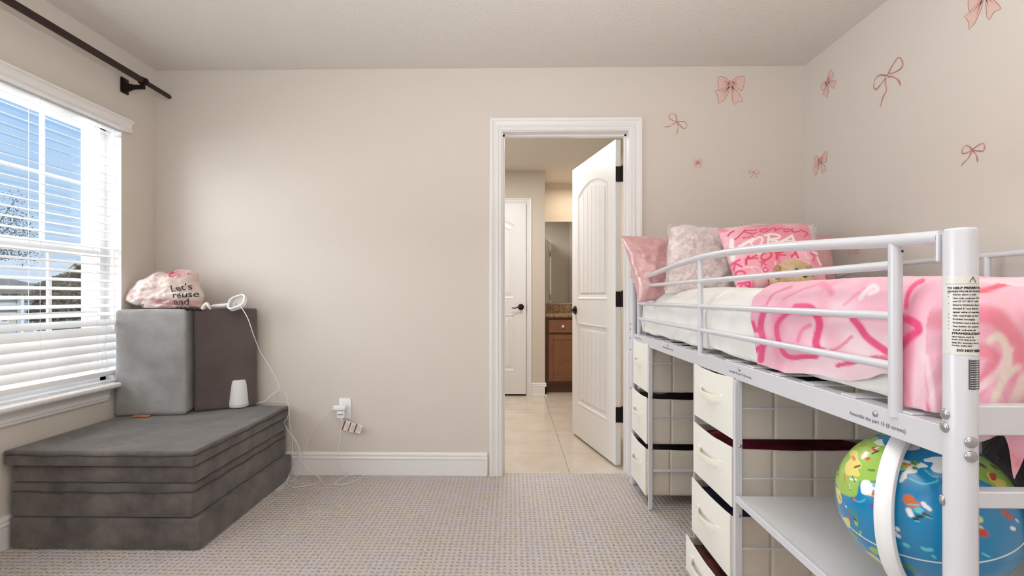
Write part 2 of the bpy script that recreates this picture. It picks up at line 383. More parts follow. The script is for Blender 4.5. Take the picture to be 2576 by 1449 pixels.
# ---- panel door leaf, local: x 0..w from hinge to free edge, y thickness 0..t, z height
def arch_path(x0, x1, z0, z1, rise, n=14):
    """loop, counter-clockwise seen with x right z up; arched top"""
    p = [(x0, z0), (x1, z0), (x1, z1 - rise)]
    for i in range(1, n):
        t = i / n; x = x1 + (x0 - x1) * t; p.append((x, z1 - rise + rise * (1 - (2 * t - 1) ** 2) if rise else z1))
    p.append((x0, z1 - rise)); return p
def door_leaf(root, M, w, h, t=.035, planks=True, style_w=.115):
    body = MB(); core = .0225
    body.box((0.002, (t - core) / 2, 0), (w - .002, (t + core) / 2, h))
    zp = [(.25, .86, 0.), (1.04, h - .16, .075)]
    x0, x1 = style_w, w - style_w
    for y0, y1 in ((0, (t - core) / 2), ((t + core) / 2, t)):
        body.box((0, y0, 0), (x0, y1, h)); body.box((x1, y0, 0), (w, y1, h)); body.box((x0, y0, 0), (x1, y1, zp[0][0])); body.box((x0, y0, zp[0][1]), (x1, y1, zp[1][0]))
        z1, rise = zp[1][1], zp[1][2]; top = arch_path(x0, x1, 0, z1, rise)[2:]
        for a, c in zip(top[:-1], top[1:]):
            body.add([(a[0], y0, a[1]), (c[0], y0, c[1]), (c[0], y0, h), (a[0], y0, h), (a[0], y1, a[1]), (c[0], y1, c[1]), (c[0], y1, h), (a[0], y1, h)],
                     [(0, 1, 2, 3), (7, 6, 5, 4), (0, 4, 5, 1), (3, 2, 6, 7), (1, 5, 6, 2), (0, 3, 7, 4)])
    leaf = body.xf(M).build('leaf', M_doorp, root)
    for sgn, yb in ((-1, 0.), (1, t)):
        for z0, z1, rise in zp:
            b = MB(); path = arch_path(x0, x1, z0, z1, rise)
            prof = [(-.004, -.001), (0, .0025), (.006, .0022), (.016, -.004), (.024, -.0045), (.026, -.0062), (-.004, -.0062)]
            b.sweep(path, prof, ((0, yb, 0), (1, 0, 0)), (0, 0, 1), (0, sgn, 0), closed=True)
            b.xf(M).build('panel_moulding', M_doorp, leaf)
            ix0, ix1 = x0 + .045, x1 - .045
            if planks and sgn == -1:
                n = 6; pw = (ix1 - ix0) / n
                for i in range(n):
                    a = ix0 + i * pw; c = a + pw; g = .0022
                    def top(x):
                        u = (x - x0) / (x1 - x0); return z1 - rise - .045 + (rise * (1 - (2 * u - 1) ** 2) if rise else 0)
                    b = MB(); yy0 = sgn * .0005 + yb; yy1 = yb + .0062
                    b.add([(a + g, yy1, z0 + .045), (c - g, yy1, z0 + .045), (c - g, yy1, top(c)), (a + g, yy1, top(a)),
                           (a + g * 2, yy0, z0 + .047), (c - g * 2, yy0, z0 + .047), (c - g * 2, yy0, top(c) - .002), (a + g * 2, yy0, top(a) - .002)],
                          [(0, 1, 2, 3), (7, 6, 5, 4), (0, 4, 5, 1), (3, 2, 6, 7), (1, 5, 6, 2), (0, 3, 7, 4)])
                    b.xf(M).build('plank', M_doorp, leaf)
            elif not planks and sgn == -1:
                b = MB(); path = arch_path(x0 + .028, x1 - .028, z0 + .028, z1 - .028, rise)
                b.sweep(path, [(0, -.006), (.0, -.0055), (.038, .001), (.040, .001), (.040, -.006)], ((0, yb, 0), (1, 0, 0)), (0, 0, 1), (0, sgn, 0), closed=True)
                inner = arch_path(x0 + .068, x1 - .068, z0 + .068, z1 - .068, rise)
                vs = [(p[0], yb - .001, p[1]) for p in inner]; b.add(vs, [tuple(range(len(vs)))])
                b.xf(M).build('raised_panel', M_doorp, leaf)
    return leaf
def lever(root, M, x, z, t=.035, sides=(-1, 1), dirx=-1):
    b = MB()
    for sgn in sides:
        y = 0 if sgn < 0 else t
        b.lathe([(.033, 0), (.033, .004), (.030, .009), (.014, .011), (.012, .03), (.013, .045), (.004, .047)], (x, y, z), 20, axis='Y') if sgn < 0 else b.cyl((x, y, z), (x, y + .01, z), .033, 20)
        pts = smooth_line([(x, y + sgn * .04, z), (x + dirx * .03, y + sgn * .045, z), (x + dirx * .07, y + sgn * .045, z - .012), (x + dirx * .10, y + sgn * .045, z - .006)], 4)
        b.tube(pts, [.009 - .0045 * i / (len(pts) - 1) for i in range(len(pts))], 8)
        if sgn > 0: b.cyl((x, y, z), (x, y + .045, z), .011, 12)
    b.xf(M).build('lever_handle', M_bronze, root, smooth=True)

# bedroom door, open into the bathroom
hx, hy = .652, 2.962
ang = math.atan2(3.68 - hy, .475 - hx)
Md = Matrix.Translation((hx, hy, .018)) @ Matrix.Rotation(ang, 4, 'Z')       # local +y points to -X side; we want the face seen at -y
Md = Matrix.Translation((hx, hy, .018)) @ Matrix.Rotation(ang, 4, 'Z') @ Matrix.Diagonal((1, -1, 1, 1))
d1 = thing('door_1', (hx, hy, 0), kind='structure')
# seen face must be the left one: mirrored frame puts thickness towards +X, front (y=0) to -X
DH = 2.045
door_leaf(d1, Md, .742, DH)
lever(d1, Md, .742 - .065, .955, dirx=-1)
for z in (.335, 1.06, 1.845):
    b = MB(); b.rbox((hx + .0005, hy - .0035, z - .048), (hx + .036, hy - .0005, z + .048), .0012, 1)
    b.prism([(hx + .008, 0), (hx + .034, 0), (hx + .034, 1), (hx + .008, 1)], 0, 0.0001) if False else None
    b.cyl((hx + .040, hy - .004, z - .05), (hx + .040, hy - .004, z + .05), .0062, 10)
    b.cyl((hx + .040, hy - .004, z + .05), (hx + .040, hy - .004, z + .056), .0045, 8)
    b.build('hinge', M_bronze, d1)

# =================================================================== BATHROOM
BY, BV, BX0, BX1 = 5.14, 5.72, -1.05, 1.02
AX = W(1371, 700, Y=BY).x
root = one('floor_bathroom', M_grout, lambda b: b.box((BX0, YB + .036, -.06), (BX1, BV, -.004))); root['kind'] = 'structure'
tj = [YB + .037, 3.24, 3.77, 4.30, 4.83, 5.36, 5.72]
xj = [BX0, -.74, -.195, .355, .90, BX1]
for i in range(len(tj) - 1):
    for j in range(len(xj) - 1):
        # joint tilts very slightly like the photo's line
        b = MB(); b.rbox((xj[j] + .002, tj[i] + .002, -.006), (xj[j + 1] - .002, tj[i + 1] - .002, 0.0), .0012, 1)
        b.build('floor_tile', M_tile, root)
def f(b):
    b.box((BX0 - T, YB + T, 0), (BX0, BY + T, ZC)); b.box((BX0, BY, 0), (AX, BV + T, ZC))
M_wallb = mat('bathroom wall paint', 'd3c8b8', .7, bump=('noise', 120, .2, .003))
one('wall_bathroom_left', M_wallb, f)['kind'] = 'structure'
one('wall_bathroom_back', M_wallb, lambda b: b.box((AX, BV, 0), (BX1 + T, BV + T, ZC)))['kind'] = 'structure'
one('wall_bathroom_right', M_wallb, lambda b: b.box((BX1, YB + T, 0), (BX1 + T, BV, ZC)))['kind'] = 'structure'
one('ceiling_bathroom', M_ceil, lambda b: b.box((BX0 - T, YB + T, ZC), (BX1 + T, BV + T, ZC + .1)))['kind'] = 'structure'
# closed inner door
ex = W(1323, 700, Y=BY).x                     # right edge of the closed leaf
ezt = W(1300, 513, Y=BY).z
d2 = thing('door_2', (ex - .70, BY, 0), kind='structure')
M2 = Matrix.Translation((ex - .70, BY - .036, .020))
door_leaf(d2, M2, .70, ezt - .02, .0345, planks=False, style_w=.12)
lever(d2, M2, .70 - .055, .945, sides=(-1,), dirx=-1)
one('latch_plate', M_bronze, lambda b: b.box((ex + .001, BY - .036, .92), (ex + .005, BY - .022, .99)), d2)
one('gap_shadow', mat('dark under door', '241b17', .9), lambda b: b.box((ex - .70, BY - .004, .001), (ex, BY - .0005, .020)), d2)
casing('trim_2', ex - .70 - .006, ex + .006, ezt + .006, BY, w=.72)['kind'] = 'structure'
b = MB(); cx2 = ex + .006 + .075 * .72
b.sweep([(0, 0), (AX - cx2 + .013, 0)], BASE, ((cx2, BY, 0), (1, 0, 0)), (0, 0, 1), (0, -1, 0))
b.sweep([(0, 0), (.20, 0)], BASE, ((AX, BY - .013, 0), (0, 1, 0)), (0, 0, 1), (1, 0, 0))
b.box((cx2, BY - .024, 0), (AX + .022, BY, .012))
b.build('baseboard_bathroom', M_trim)['kind'] = 'structure'

# vanity, worktop, mirror
VY = 5.26; VZ = .845
van = thing('vanity_cabinet', (AX, VY, 0), 'brown wooden bathroom vanity cabinet under the granite worktop', 'cabinet')
def f(b):
    b.box((AX + .003, VY, .105), (BX1 - .003, BV - .003, VZ)); b.box((AX + .003, VY + .06, 0), (BX1 - .003, BV - .003, .105))
one('cabinet_body', M_oakd, f, van)
x0 = AX + .045
for k in range(2):
    a = x0 + k * .47; c = a + .43
    dr = one('drawer_front', M_oak, lambda b: b.rbox((a, VY - .02, .675), (c, VY - .001, .815), .005, 2), van)
    one('knob', mat('white ceramic knob', 'f4f1ea', .25), lambda b: b.lathe([(.006, 0), (.006, .012), (.014, .018), (.014, .024), (.006, .028)], ((a + c) / 2 - .055, VY - .02, .747), 16, axis='Y'), dr, smooth=True)
    dd = one('cabinet_door', M_oak, lambda b: b.box((a + .05, VY - .010, .19), (c - .05, VY - .001, .60)), van)
    def f(b):
        b.rbox((a, VY - .02, .135), (a + .055, VY - .001, .655), .003, 1); b.rbox((c - .055, VY - .02, .135), (c, VY - .001, .655), .003, 1)
        b.rbox((a + .055, VY - .02, .135), (c - .055, VY - .001, .19), .003, 1); b.rbox((a + .055, VY - .02, .60), (c - .055, VY - .001, .655), .003, 1)
    one('door_frame', M_oak, f, dd)
one('toe_kick', M_oakd, lambda b: b.box((AX + .003, VY + .045, 0.001), (BX1 - .003, VY + .0595, .10)), van)
wt = one('granite_worktop', M_granite, lambda b: b.rbox((AX + .003, VY - .025, VZ + .001), (BX1 - .003, BV - .003, VZ + .036), .006, 2), loc=(AX, VY, VZ))
tag(wt, 'speckled brown granite worktop with upstand on the bathroom vanity', 'countertop')
def f(b): b.box((AX + .024, BV - .024, VZ + .037), (BX1 - .003, BV - .003, VZ + .145)); b.box((AX + .003, VY - .01, VZ + .037), (AX + .023, BV - .003, VZ + .145))
one('upstand', M_granite, f, wt)
mz1 = W(1400, 558, Y=BV).z
mr = thing('wall_mirror', (AX, BV, 1.5), 'tall frameless bathroom mirror above the granite upstand', 'mirror')
one('mirror_glass', M_mirror, lambda b: b.box((AX + .05, BV - .008, VZ + .16), (BX1 - .01, BV - .002, mz1)), mr)
def f(b):
    b.box((AX + .006, BV - .010, VZ + .16), (AX + .048, BV - .002, mz1)); b.box((AX + .05, BV - .012, mz1 - .05), (BX1 - .01, BV - .0085, mz1 - .046))
one('mirror_side_strip', M_mirror, lambda b: b.box((AX + .006, BV - .011, VZ + .16), (AX + .046, BV - .003, mz1)), mr)

# =================================================================== WINDOW, BLIND, ROD
XG = -2.305                      # upper sash glass plane
w1 = thing('window_1', (XL, WY0, WZ0), kind='structure')
def f(b):   # jamb liner and frame
    b.box((XG - .06, WY1 - .006, WZ0), (XL + .001, WY1, WZ1)); b.box((XG - .06, WY0, WZ0), (XL + .001, WY0 + .006, WZ1)); b.box((XG - .06, WY0, WZ1 - .006), (XL + .001, WY1, WZ1))
    b.box((XG - .06, WY0, WZ0 - .02), (XL, WY1, WZ0))
one('window_jamb', M_vinyl, f, w1)
def f(b):
    for (xa, xb, d) in ((XG - .05, XG + .055, .036),):
        b.box((xa, WY1 - .006 - d, WZ0), (xb, WY1 - .006, WZ1 - .006)); b.box((xa, WY0 + .006, WZ0), (xb, WY0 + .006 + d, WZ1 - .006))
        b.box((xa, WY0 + .006, WZ1 - .006 - d), (xb, WY1 - .006, WZ1 - .006)); b.box((xa, WY0 + .006, WZ0), (xb, WY1 - .006, WZ0 + d))
one('window_frame', M_vinyl, f, w1)
GZM = 1.325
gy1 = W(231, 450, X=XG).y; gym = W(106, 450, X=XG).y; pw = gy1 - gym
ZTOP = W(231, 318, X=XG).z
def sash(xg, z0, z1, ncol, label):
    sa = MB(); ya = gy1 - 3 * pw; t = .014; f_ = .034
    sa.box((xg - t, gy1, z0 - f_), (xg + t, gy1 + .03, z1 + f_)); sa.box((xg - t, ya - .03, z0 - f_), (xg + t, ya, z1 + f_))
    sa.box((xg - t, ya, z1), (xg + t, gy1, z1 + f_)); sa.box((xg - t, ya, z0 - f_), (xg + t, gy1, z0))
    so = sa.build('sash', M_vinyl, w1)
    for i in (1, 2): one('muntin', M_vinyl, lambda b: b.box((xg - .006, gy1 - i * pw - .0085, z0), (xg + .006, gy1 - i * pw + .0085, z1)), so)
    zm = (z0 + z1) / 2
    one('muntin', M_vinyl, lambda b: b.box((xg - .0055, ya, zm - .0085), (xg + .0055, gy1, zm + .0085)), so)
    for i in range(3):
        for za, zb in ((z0, zm - .0085), (zm + .0085, z1)):
            one('pane', M_glass, lambda b: b.box((xg - .002, gy1 - (i + 1) * pw + .0086, za + .0002), (xg + .002, gy1 - i * pw - .0086, zb - .0002)), so)
    return so
sash(XG, GZM + .03, ZTOP, 3, 'upper'); sash(XG + .034, WZ0 + .075, GZM - .035, 3, 'lower')
# stool and apron
def f(b):
    prof = [(0, 0), (.062, 0), (.069, .006), (.071, .014), (.069, .022), (.062, .026), (0, .026)]
    ya, yb = WY0 - .09, 2.495
    n = len(prof); vs = [(XL - .002 + u, y, WZ0 - .026 + h) for y in (ya, yb) for u, h in prof]
    b.add(vs, [(i, (i + 1) % n, n + (i + 1) % n, n + i) for i in range(n)] + [tuple(range(n)), tuple(range(2 * n - 1, n - 1, -1))])
    b.box((XG + .05, WY0 + .0065, WZ0 - .018), (XL, WY1 - .0065, WZ0 + .002))
s_ = one('window_sill', M_trim, f, w1)
def f(b):
    prof = [(0, 0), (.010, 0), (.013, .006), (.013, .014), (.018, .018), (.018, .030), (.014, .034), (.020, .048), (.034, .060), (.040, .068), (0, .068)]
    ya, yb = WY0 - .07, 2.480
    n = len(prof); vs = [(XL + .0005 + u, y, WZ0 - .026 - .0685 + h) for y in (ya, yb) for u, h in prof]
    b.add(vs, [(i, (i + 1) % n, n + (i + 1) % n, n + i) for i in range(n)] + [tuple(range(n)), tuple(range(2 * n - 1, n - 1, -1))])
one('apron', M_trim, f, w1)
# added second window, unseen beside the camera, made up for the left fill
w2 = thing('added_window_2', (XL, W2[0], WZ0), kind='structure')
def f(b):
    for a in (W2[0], (W2[0] + W2[1]) / 2 - .02, W2[1] - .04): b.box((XL - .11, a, WZ0), (XL - .06, a + .04, WZ1))
    for z in (WZ0, 1.305, WZ1 - .04): b.box((XL - .11, W2[0], z), (XL - .06, W2[1], z + .04))
one('window_frame', M_vinyl, f, w2)

# blind
BXC = XL - .030
bl = thing('window_blind', (XL, WY1, WZ1), 'white horizontal slat blind with moulded valance covering the window', 'blind')
BY0, BY1 = WY0 + .010, WY1 - .010
prof = [(0, 0), (.040, .0), (.044, .005), (.041, .012), (.036, .018), (.036, .040), (.042, .048), (.050, .053), (.050, .062), (.044, .066), (0, .066)]
zv = W(332, 333, X=XL + .045).z
def f(b):
    n = len(prof); ye = WY1 + .022; vs = [(XL + .003 + u * (1 if True else 0), y, zv + h) for y in (WY0 - .02, ye) for u, h in prof]
    b.add(vs, [(i, (i + 1) % n, n + (i + 1) % n, n + i) for i in range(n)] + [tuple(range(n)), tuple(range(2 * n - 1, n - 1, -1))])
one('valance', M_trim, f, bl)
one('headrail', M_blind, lambda b: b.box((BXC - .025, BY0, WZ1 - .048), (BXC + .025, BY1, WZ1 - .008)), bl)
pitch = .0445; z = WZ1 - .075; slat0 = None; k = 0
def slat_mesh(b, tilt, c):
    n = 6; vs = []
    for y in (BY0, BY1):
        for side in (0, 1):
            for i in range(n + 1):
                u = -1 + 2 * i / n; h = .0012 * (1 - u * u) + (.0018 if side else 0)
                x = u * .0252; vs.append((c[0] + x * math.cos(tilt) + h * math.sin(tilt), y, c[1] - x * math.sin(tilt) + h * math.cos(tilt)))
    m = n + 1
    q = [(i, i + 1, 2 * m + i + 1, 2 * m + i) for i in range(n)] + [(m + i + 1, m + i, 3 * m + i, 3 * m + i + 1) for i in range(n)]
    q += [(0, 2 * m, 3 * m, m), (m - 1, 2 * m - 1, 4 * m - 1, 3 * m - 1), tuple(range(m)) + tuple(range(2 * m - 1, m - 1, -1)), tuple(range(2 * m, 3 * m)) + tuple(range(4 * m - 1, 3 * m - 1, -1))]
    b.add(vs, q)
zs = []
while z > WZ0 + .085:
    zs.append(z); z -= pitch
meshes = {}
for z in zs:
    closed = min(max((.985 - z) / .10, 0), 1)
    td = round(17.5 + 40 * closed)
    if td not in meshes:
        o = one('slat', M_blind, lambda b: slat_mesh(b, math.radians(td), (BXC, WZ1)), bl, smooth=True); meshes[td] = o.data
        o.location.z = z - WZ1
    else:
        o = bpy.data.objects.new('slat', meshes[td]); COL.objects.link(o); o.parent = bl; o.location.z = z - WZ1
one('bottom_rail', M_blind, lambda b: b.rbox((BXC - .026, BY0, WZ0 + .035), (BXC + .026, BY1, WZ0 + .062), .006, 2), bl, smooth=True)
for y in (WY1 - .15, (WY0 + WY1) / 2 + .0, WY0 + .12):
    def f(b):
        for dx in (-.027, .027): b.tube([(BXC + dx, y, WZ0 + .06), (BXC + dx, y, WZ1 - .03)], .0009, 5)
    one('ladder_cord', M_cord, f, bl)
def f(b):
    random.seed(3); yy = WY1 - .055
    b.tube(smooth_line([(XL + .006, yy, zv), (XL + .008, yy + .002, 1.6), (XL + .007, yy, 1.2), (XL + .010, yy - .003, .92)], 5), .0012, 5)
    b.lathe([(.003, 0), (.006, .006), (.007, .022), (.003, .034)], (XL + .010, yy - .003, .888), 10)
one('pull_cord', M_cord, f, bl, smooth=True)
def f(b):
    P = []
    for i in range(60):
        t = i / 59; P.append((XL + .022 + .008 * math.sin(t * 9), WY1 - .02 - .62 * t, WZ0 + .003 + .001 * math.sin(t * 30)))
    b.tube(P, .0012, 5)
    for c in (2.40, 2.10):
        b.tube([(XL + .03 + .016 * math.cos(a) , c + .020 * math.sin(a * 1.0), WZ0 + .0035) for a in [i * .35 for i in range(17)]], .0012, 5)
    P = [(XL + .012 + .004 * math.sin(i), WY1 - .03 - .55 * i / 20, WZ0 + .0032) for i in range(21)]; b.tube(P, .0012, 5)
one('loose_cord', M_cord, f, bl, smooth=True)
def f(b):
    yy = WY1 - .12
    for ph in (0, 1.6):
        b.tube([(XL + .006 + .003 * math.sin(t * 7 + ph), yy + .014 * math.sin(t * 5 + ph) + .01 * ph, .96 - .24 * t) for t in [i / 20 for i in range(21)]], .0011, 5)
one('lift_cord', M_cord, f, bl, smooth=True)

# curtain rod
ra = W(420, 240, X=-2.045); 
rod = thing('curtain_rod', (-2.045, ra.y, ra.z), 'dark brown curtain rod on a wall bracket above the window', 'curtain rod')
rz = ra.z; 
def f(b):
    b.tube([(-2.045, .9, rz + .014), (-2.045, 2.57, rz + .003)], .0172, 18)
one('outer_tube', M_rod, f, rod, smooth=True)
def f(b):
    b.tube([(-2.045, 2.54, rz + .003), (-2.045, 2.775, rz), (-2.045, 2.784, rz), (-2.045, 2.789, rz)], [.0135, .0135, .010, .004], 16)
    b.tube([(-2.045, 2.566, rz + .003), (-2.045, 2.590, rz + .003)], .0195, 18)
one('inner_tube', M_rod, f, rod, smooth=True)
for by in (2.590, 1.2):
    def f(b):
        b.rbox((XL + .0015, by - .026, rz - .062), (XL + .012, by + .026, rz + .024), .005, 2)
        b.lathe([(.026, 0), (.025, .014), (.019, .03), (.0135, .05), (.0125, .085), (.0125, .105)], (XL + .010, by, rz - .026), 18, axis='X')
        P = [(-2.045 + .022 * math.cos(a), by - .012, rz + .003 + .022 * math.sin(a)) for a in [math.radians(q) for q in range(150, 400, 20)]]
        b.tube(P, .004, 6, flat=(.004, .013))
    one('bracket', M_bronze, f, rod, smooth=True)

# =================================================================== OUTSIDE
def wp(px, py, X): return W(px, py, X=X)
one('ground', mat('lawn', '6a7048', .9), lambda b: b.box((-90, -20, -3.6), (-3.2, 90, -3.5)))['kind'] = 'structure'
Xb = -26.; k_ = Xb / -1287
bld = thing('apartment_house', (Xb, 22, -3.5), 'pale blue two-storey house with grey-brown roof and white balcony', 'building')
y_l, y_r = 12., W(124, 740, X=Xb).y
zz = lambda py, px=60: W(px, py, X=Xb).z
one('wall', mat('blue siding', 'b9c8d4', .7), lambda b: b.box((Xb - 8, y_l, -3.5), (Xb, y_r, zz(729))), bld)
def f(b):
    zt = H + .0485 * 30.5; ze = zz(730)
    b.add([(Xb + .5, y_l, ze), (Xb + .5, y_r + .3, ze), (Xb - 4.5, y_r + .3, zt), (Xb - 4.5, y_l, zt), (Xb + .5, y_l, ze - .2), (Xb + .5, y_r + .3, ze - .2), (Xb - 9, y_r + .3, ze - .2), (Xb - 9, y_l, ze - .2)],
          [(0, 1, 2, 3), (4, 5, 1, 0), (3, 2, 6, 7), (1, 5, 6, 2), (0, 3, 7, 4), (4, 7, 6, 5)])
one('roof', mat('brown shingles', '8d8478', .9, bump=('noise', 20, .4, .05)), f, bld)
one('siding', mat('blue siding edge', 'a5b6c4', .7), lambda b: [b.box((Xb, W(47, 750, X=Xb).y, zq), (Xb + .03, y_r, zq + .16)) for zq in np.arange(-3.3, zz(735), .2)], bld)['kind'] = 'stuff'
def win(pa, pb, ta, tb):
    a, c = W(pa, 750, X=Xb).y, W(pb, 750, X=Xb).y; z1, z0 = W((pa + pb) / 2, ta, X=Xb).z, W((pa + pb) / 2, tb, X=Xb).z
    fr = one('window', M_vinyl, lambda b: b.box((Xb + .02, a - .1, z0 - .1), (Xb + .07, c + .1, z1 + .1)), bld)
    one('pane', mat('far window glass', '6f7669', .15), lambda b: b.box((Xb + .071, a, z0), (Xb + .09, c, z1)), fr)
win(2, 17, 733, 751); win(65, 80, 735, 752); win(1, 14, 800, 808); win(86, 101, 814, 830)
one('balcony_wall', mat('cream porch wall', 'cfcabd', .8), lambda b: [b.box((Xb + .035, y_l, z0), (Xb + .05, W(45, 750, X=Xb).y, z1)) for z0, z1 in ((zz(764), zz(734)), (zz(815), zz(782)))], bld)
for pxp in (42.5,):
    yy = W(pxp, 750, X=Xb).y; one('porch_post', M_vinyl, lambda b: b.box((Xb + .1, yy - .09, -3.5), (Xb + .3, yy + .09, zz(730))), bld)
for zt, zb in ((zz(764), zz(766)), (zz(775), zz(777)), (zz(821), zz(822))):
    one('balcony_rail', M_vinyl, lambda b: b.box((Xb + .1, y_l, zb), (Xb + .2, W(42, 750, X=Xb).y, zt)), bld)
one('balusters', M_vinyl, lambda b: [b.box((Xb + .12, y, zz(776)), (Xb + .17, y + .03, zz(765))) for y in np.arange(y_l, W(42, 750, X=Xb).y, .1)], bld)['kind'] = 'stuff'
Xh = -34.
hs = thing('gabled_house', (Xh, W(170, 700, X=Xh).y, -3.5), 'cream house with white gable edge half hidden behind the bushy tree', 'building')
ya, yb_, za = W(128, 712, X=Xh).y, W(240, 712, X=Xh).y, W(184, 712, X=Xh).z; ap = W(184, 668, X=Xh)
def f(b):
    b.add([(Xh, ya, -3.5), (Xh, yb_, -3.5), (Xh, yb_, za), (Xh, ap.y, ap.z), (Xh, ya, za), (Xh - 8, ya, -3.5), (Xh - 8, yb_, -3.5), (Xh - 8, yb_, za), (Xh - 8, ap.y, ap.z), (Xh - 8, ya, za)],
          [(0, 1, 2, 3, 4), (9, 8, 7, 6, 5), (0, 4, 9, 5), (1, 6, 7, 2), (0, 5, 6, 1), (2, 7, 8, 3), (3, 8, 9, 4)])
one('wall', mat('cream stucco', 'd8d2b8', .8), f, hs)
def f(b):
    for p, q in (((Xh + .2, ya - .4, za - .35), (Xh + .2, ap.y, ap.z + .25)), ((Xh + .2, ap.y, ap.z + .25), (Xh + .2, yb_ + .4, za - .35))):
        p, q = Vector(p), Vector(q); d = Vector((0, 0, .3)); e = Vector((-8.4, 0, 0))
        b.add([p, q, q + d, p + d, p + e, q + e, q + d + e, p + d + e], [(0, 1, 2, 3), (7, 6, 5, 4), (0, 4, 5, 1), (3, 2, 6, 7), (1, 5, 6, 2), (0, 3, 7, 4)])
one('roof', mat('white gable trim', 'e4e6e2', .7), f, hs)
def tree(label, cx_, cy_, X, blobs, n, leaf, col, seed, trunk_r=.18, base=-3.5):
    random.seed(seed); c = W(cx_, cy_, X=X); t = thing('tree', (c.x, c.y, base), label, 'tree', 'trees outside the window')
    b = MB(); vs = []; fs = []
    for (px, py, r, wgt) in blobs:
        q = W(px, py, X=X)
        for i in range(int(n * wgt)):
            d = Vector((random.gauss(0, 1), random.gauss(0, 1), random.gauss(0, 1))).normalized() * (random.random() ** .45) * r
            d.z *= .8; p = q + d; a = Vector((random.uniform(-1, 1), random.uniform(-1, 1), random.uniform(-1, 1))).normalized() * leaf * random.uniform(.6, 1.3); e = a.cross(Vector((random.uniform(-1, 1), random.uniform(-1, 1), random.uniform(-1, 1)))).normalized() * leaf * .6
            k = len(vs); vs += [p - a, p + e, p + a, p - e]; fs.append((k, k + 1, k + 2, k + 3))
    b.add(vs, fs); b.build('foliage', col, t, fix=False)['kind'] = 'stuff'
    b = MB(); q0 = Vector((c.x, c.y, base))
    b.tube([q0, q0 + (c - q0) * .5 + Vector((.1, .1, 0)), c], [trunk_r, trunk_r * .75, trunk_r * .4], 8)
    for (px, py, r, wgt) in blobs:
        q = W(px, py, X=X); b.tube([q0 + (c - q0) * .6, (c + q) / 2 + Vector((0, 0, -.1)), q], [trunk_r * .4, trunk_r * .25, trunk_r * .08], 6)
    b.build('trunk', mat('bark', '4a4038', .9), t, smooth=True)
G1 = mat('olive leaves', '5c5a3c', .7, var=(1.4, '726c48')); G2 = mat('dark branches leaves', '4a4f45', .7)
tree('dense bushy olive-green tree right of the blue house', 180, 775, -19, [(175, 735, 1.0, 1), (200, 760, 1.3, 1.4), (165, 790, 1.2, 1.4), (215, 715, .9, .8), (205, 800, 1.2, 1.2), (225, 690, .6, .4), (150, 765, .6, .4)], 4200, .07, G1, 1)
tree('tree with scattered bare twigs high at the left of the window', -75, 640, -12, [(40, 500, .30, .1), (20, 530, .5, .3), (50, 545, .3, .15), (10, 560, .5, .4), (40, 580, .4, .5), (0, 585, .4, .4), (60, 590, .25, .2), (20, 635, .3, .5), (60, 645, .35, .35), (5, 625, .3, .3)], 420, .022, G2, 2, .05)
tree('dark treetop rising behind the roof of the blue house', 20, 680, -47, [(12, 672, 1.2, 1), (35, 675, 1.1, 1), (52, 682, .75, .5), (0, 678, 1.2, .8)], 2500, .12, G1, 3)
tree('brown wispy tree in front of the blue house', 112, 760, -22, [(112, 740, .5, .7), (120, 765, .5, .7), (105, 725, .35, .4), (118, 790, .4, .3)], 1300, .045, mat('brownish leaves', '7a7258', .8), 4, .06)

# =================================================================== PLAY COUCH
def soft_slab(b, x0, x1, y0, y1, z0, z1, r=.018, seam=None, M=None, n=26, puff=.006, seed=0):
    """upholstered block with rounded edges and slightly puffed, wavy faces"""
    bm = bmesh.new(); bmesh.ops.create_cube(bm, size=1)
    for v in bm.verts: v.co = Vector((x0 if v.co.x < 0 else x1, y0 if v.co.y < 0 else y1, z0 if v.co.z < 0 else z1))
    bmesh.ops.bevel(bm, geom=bm.edges[:], offset=r, segments=4, profile=.6, affect='EDGES')
    for ax, (a, c) in enumerate(((x0, x1), (y0, y1), (z0, z1))):
        L = c - a; k = max(2, int(L / .03)) if ax < 2 else max(2, int(L / .03))
        for i in range(1, k):
            p = [0, 0, 0]; p[ax] = a + L * i / k; nn = [0, 0, 0]; nn[ax] = 1
            bmesh.ops.bisect_plane(bm, geom=bm.verts[:] + bm.edges[:] + bm.faces[:], plane_co=p, plane_no=nn)
    cx, cy, cz = (x0 + x1) / 2, (y0 + y1) / 2, (z0 + z1) / 2
    for v in bm.verts:
        u = (v.co.x - cx) / (x1 - x0) * 2; w = (v.co.y - cy) / (y1 - y0) * 2; t = (v.co.z - cz) / (z1 - z0) * 2
        q = Vector((u, w, t)); m = max(abs(u), abs(w), abs(t))
        f_ = puff * (1 - min(1, sorted((abs(u), abs(w), abs(t)))[1]) ** 2) + .0018 * fbm(v.co.x * 9 + seed, v.co.y * 9, v.co.z * 9)
        if abs(u) == m: v.co.x += math.copysign(f_, u)
        if abs(w) == m: v.co.y += math.copysign(f_, w)
        if abs(t) == m: v.co.z += math.copysign(min(f_ * .2, .0012), t)
    b.bm(bm, 0, M)
LX, RX = XL + .026, -1.338
layers = [('bottom', 0.002, .134, LX, -1.318, 1.967, 2.80, 'bottom charcoal suede play couch block, resting on the carpet'),
          ('second', .137, .281, LX, -1.350, 1.970, 2.795, 'second charcoal suede foam block from the bottom, with a piped seam'),
          ('third', .284, .357, LX + .003, -1.343, 1.972, 2.80, 'thin charcoal foam layer directly below the top cushion'),
          ('top', .360, .424, LX - .010, -1.333, 1.950, 2.80, 'top charcoal cushion of the stack, carrying the upright cushions')]
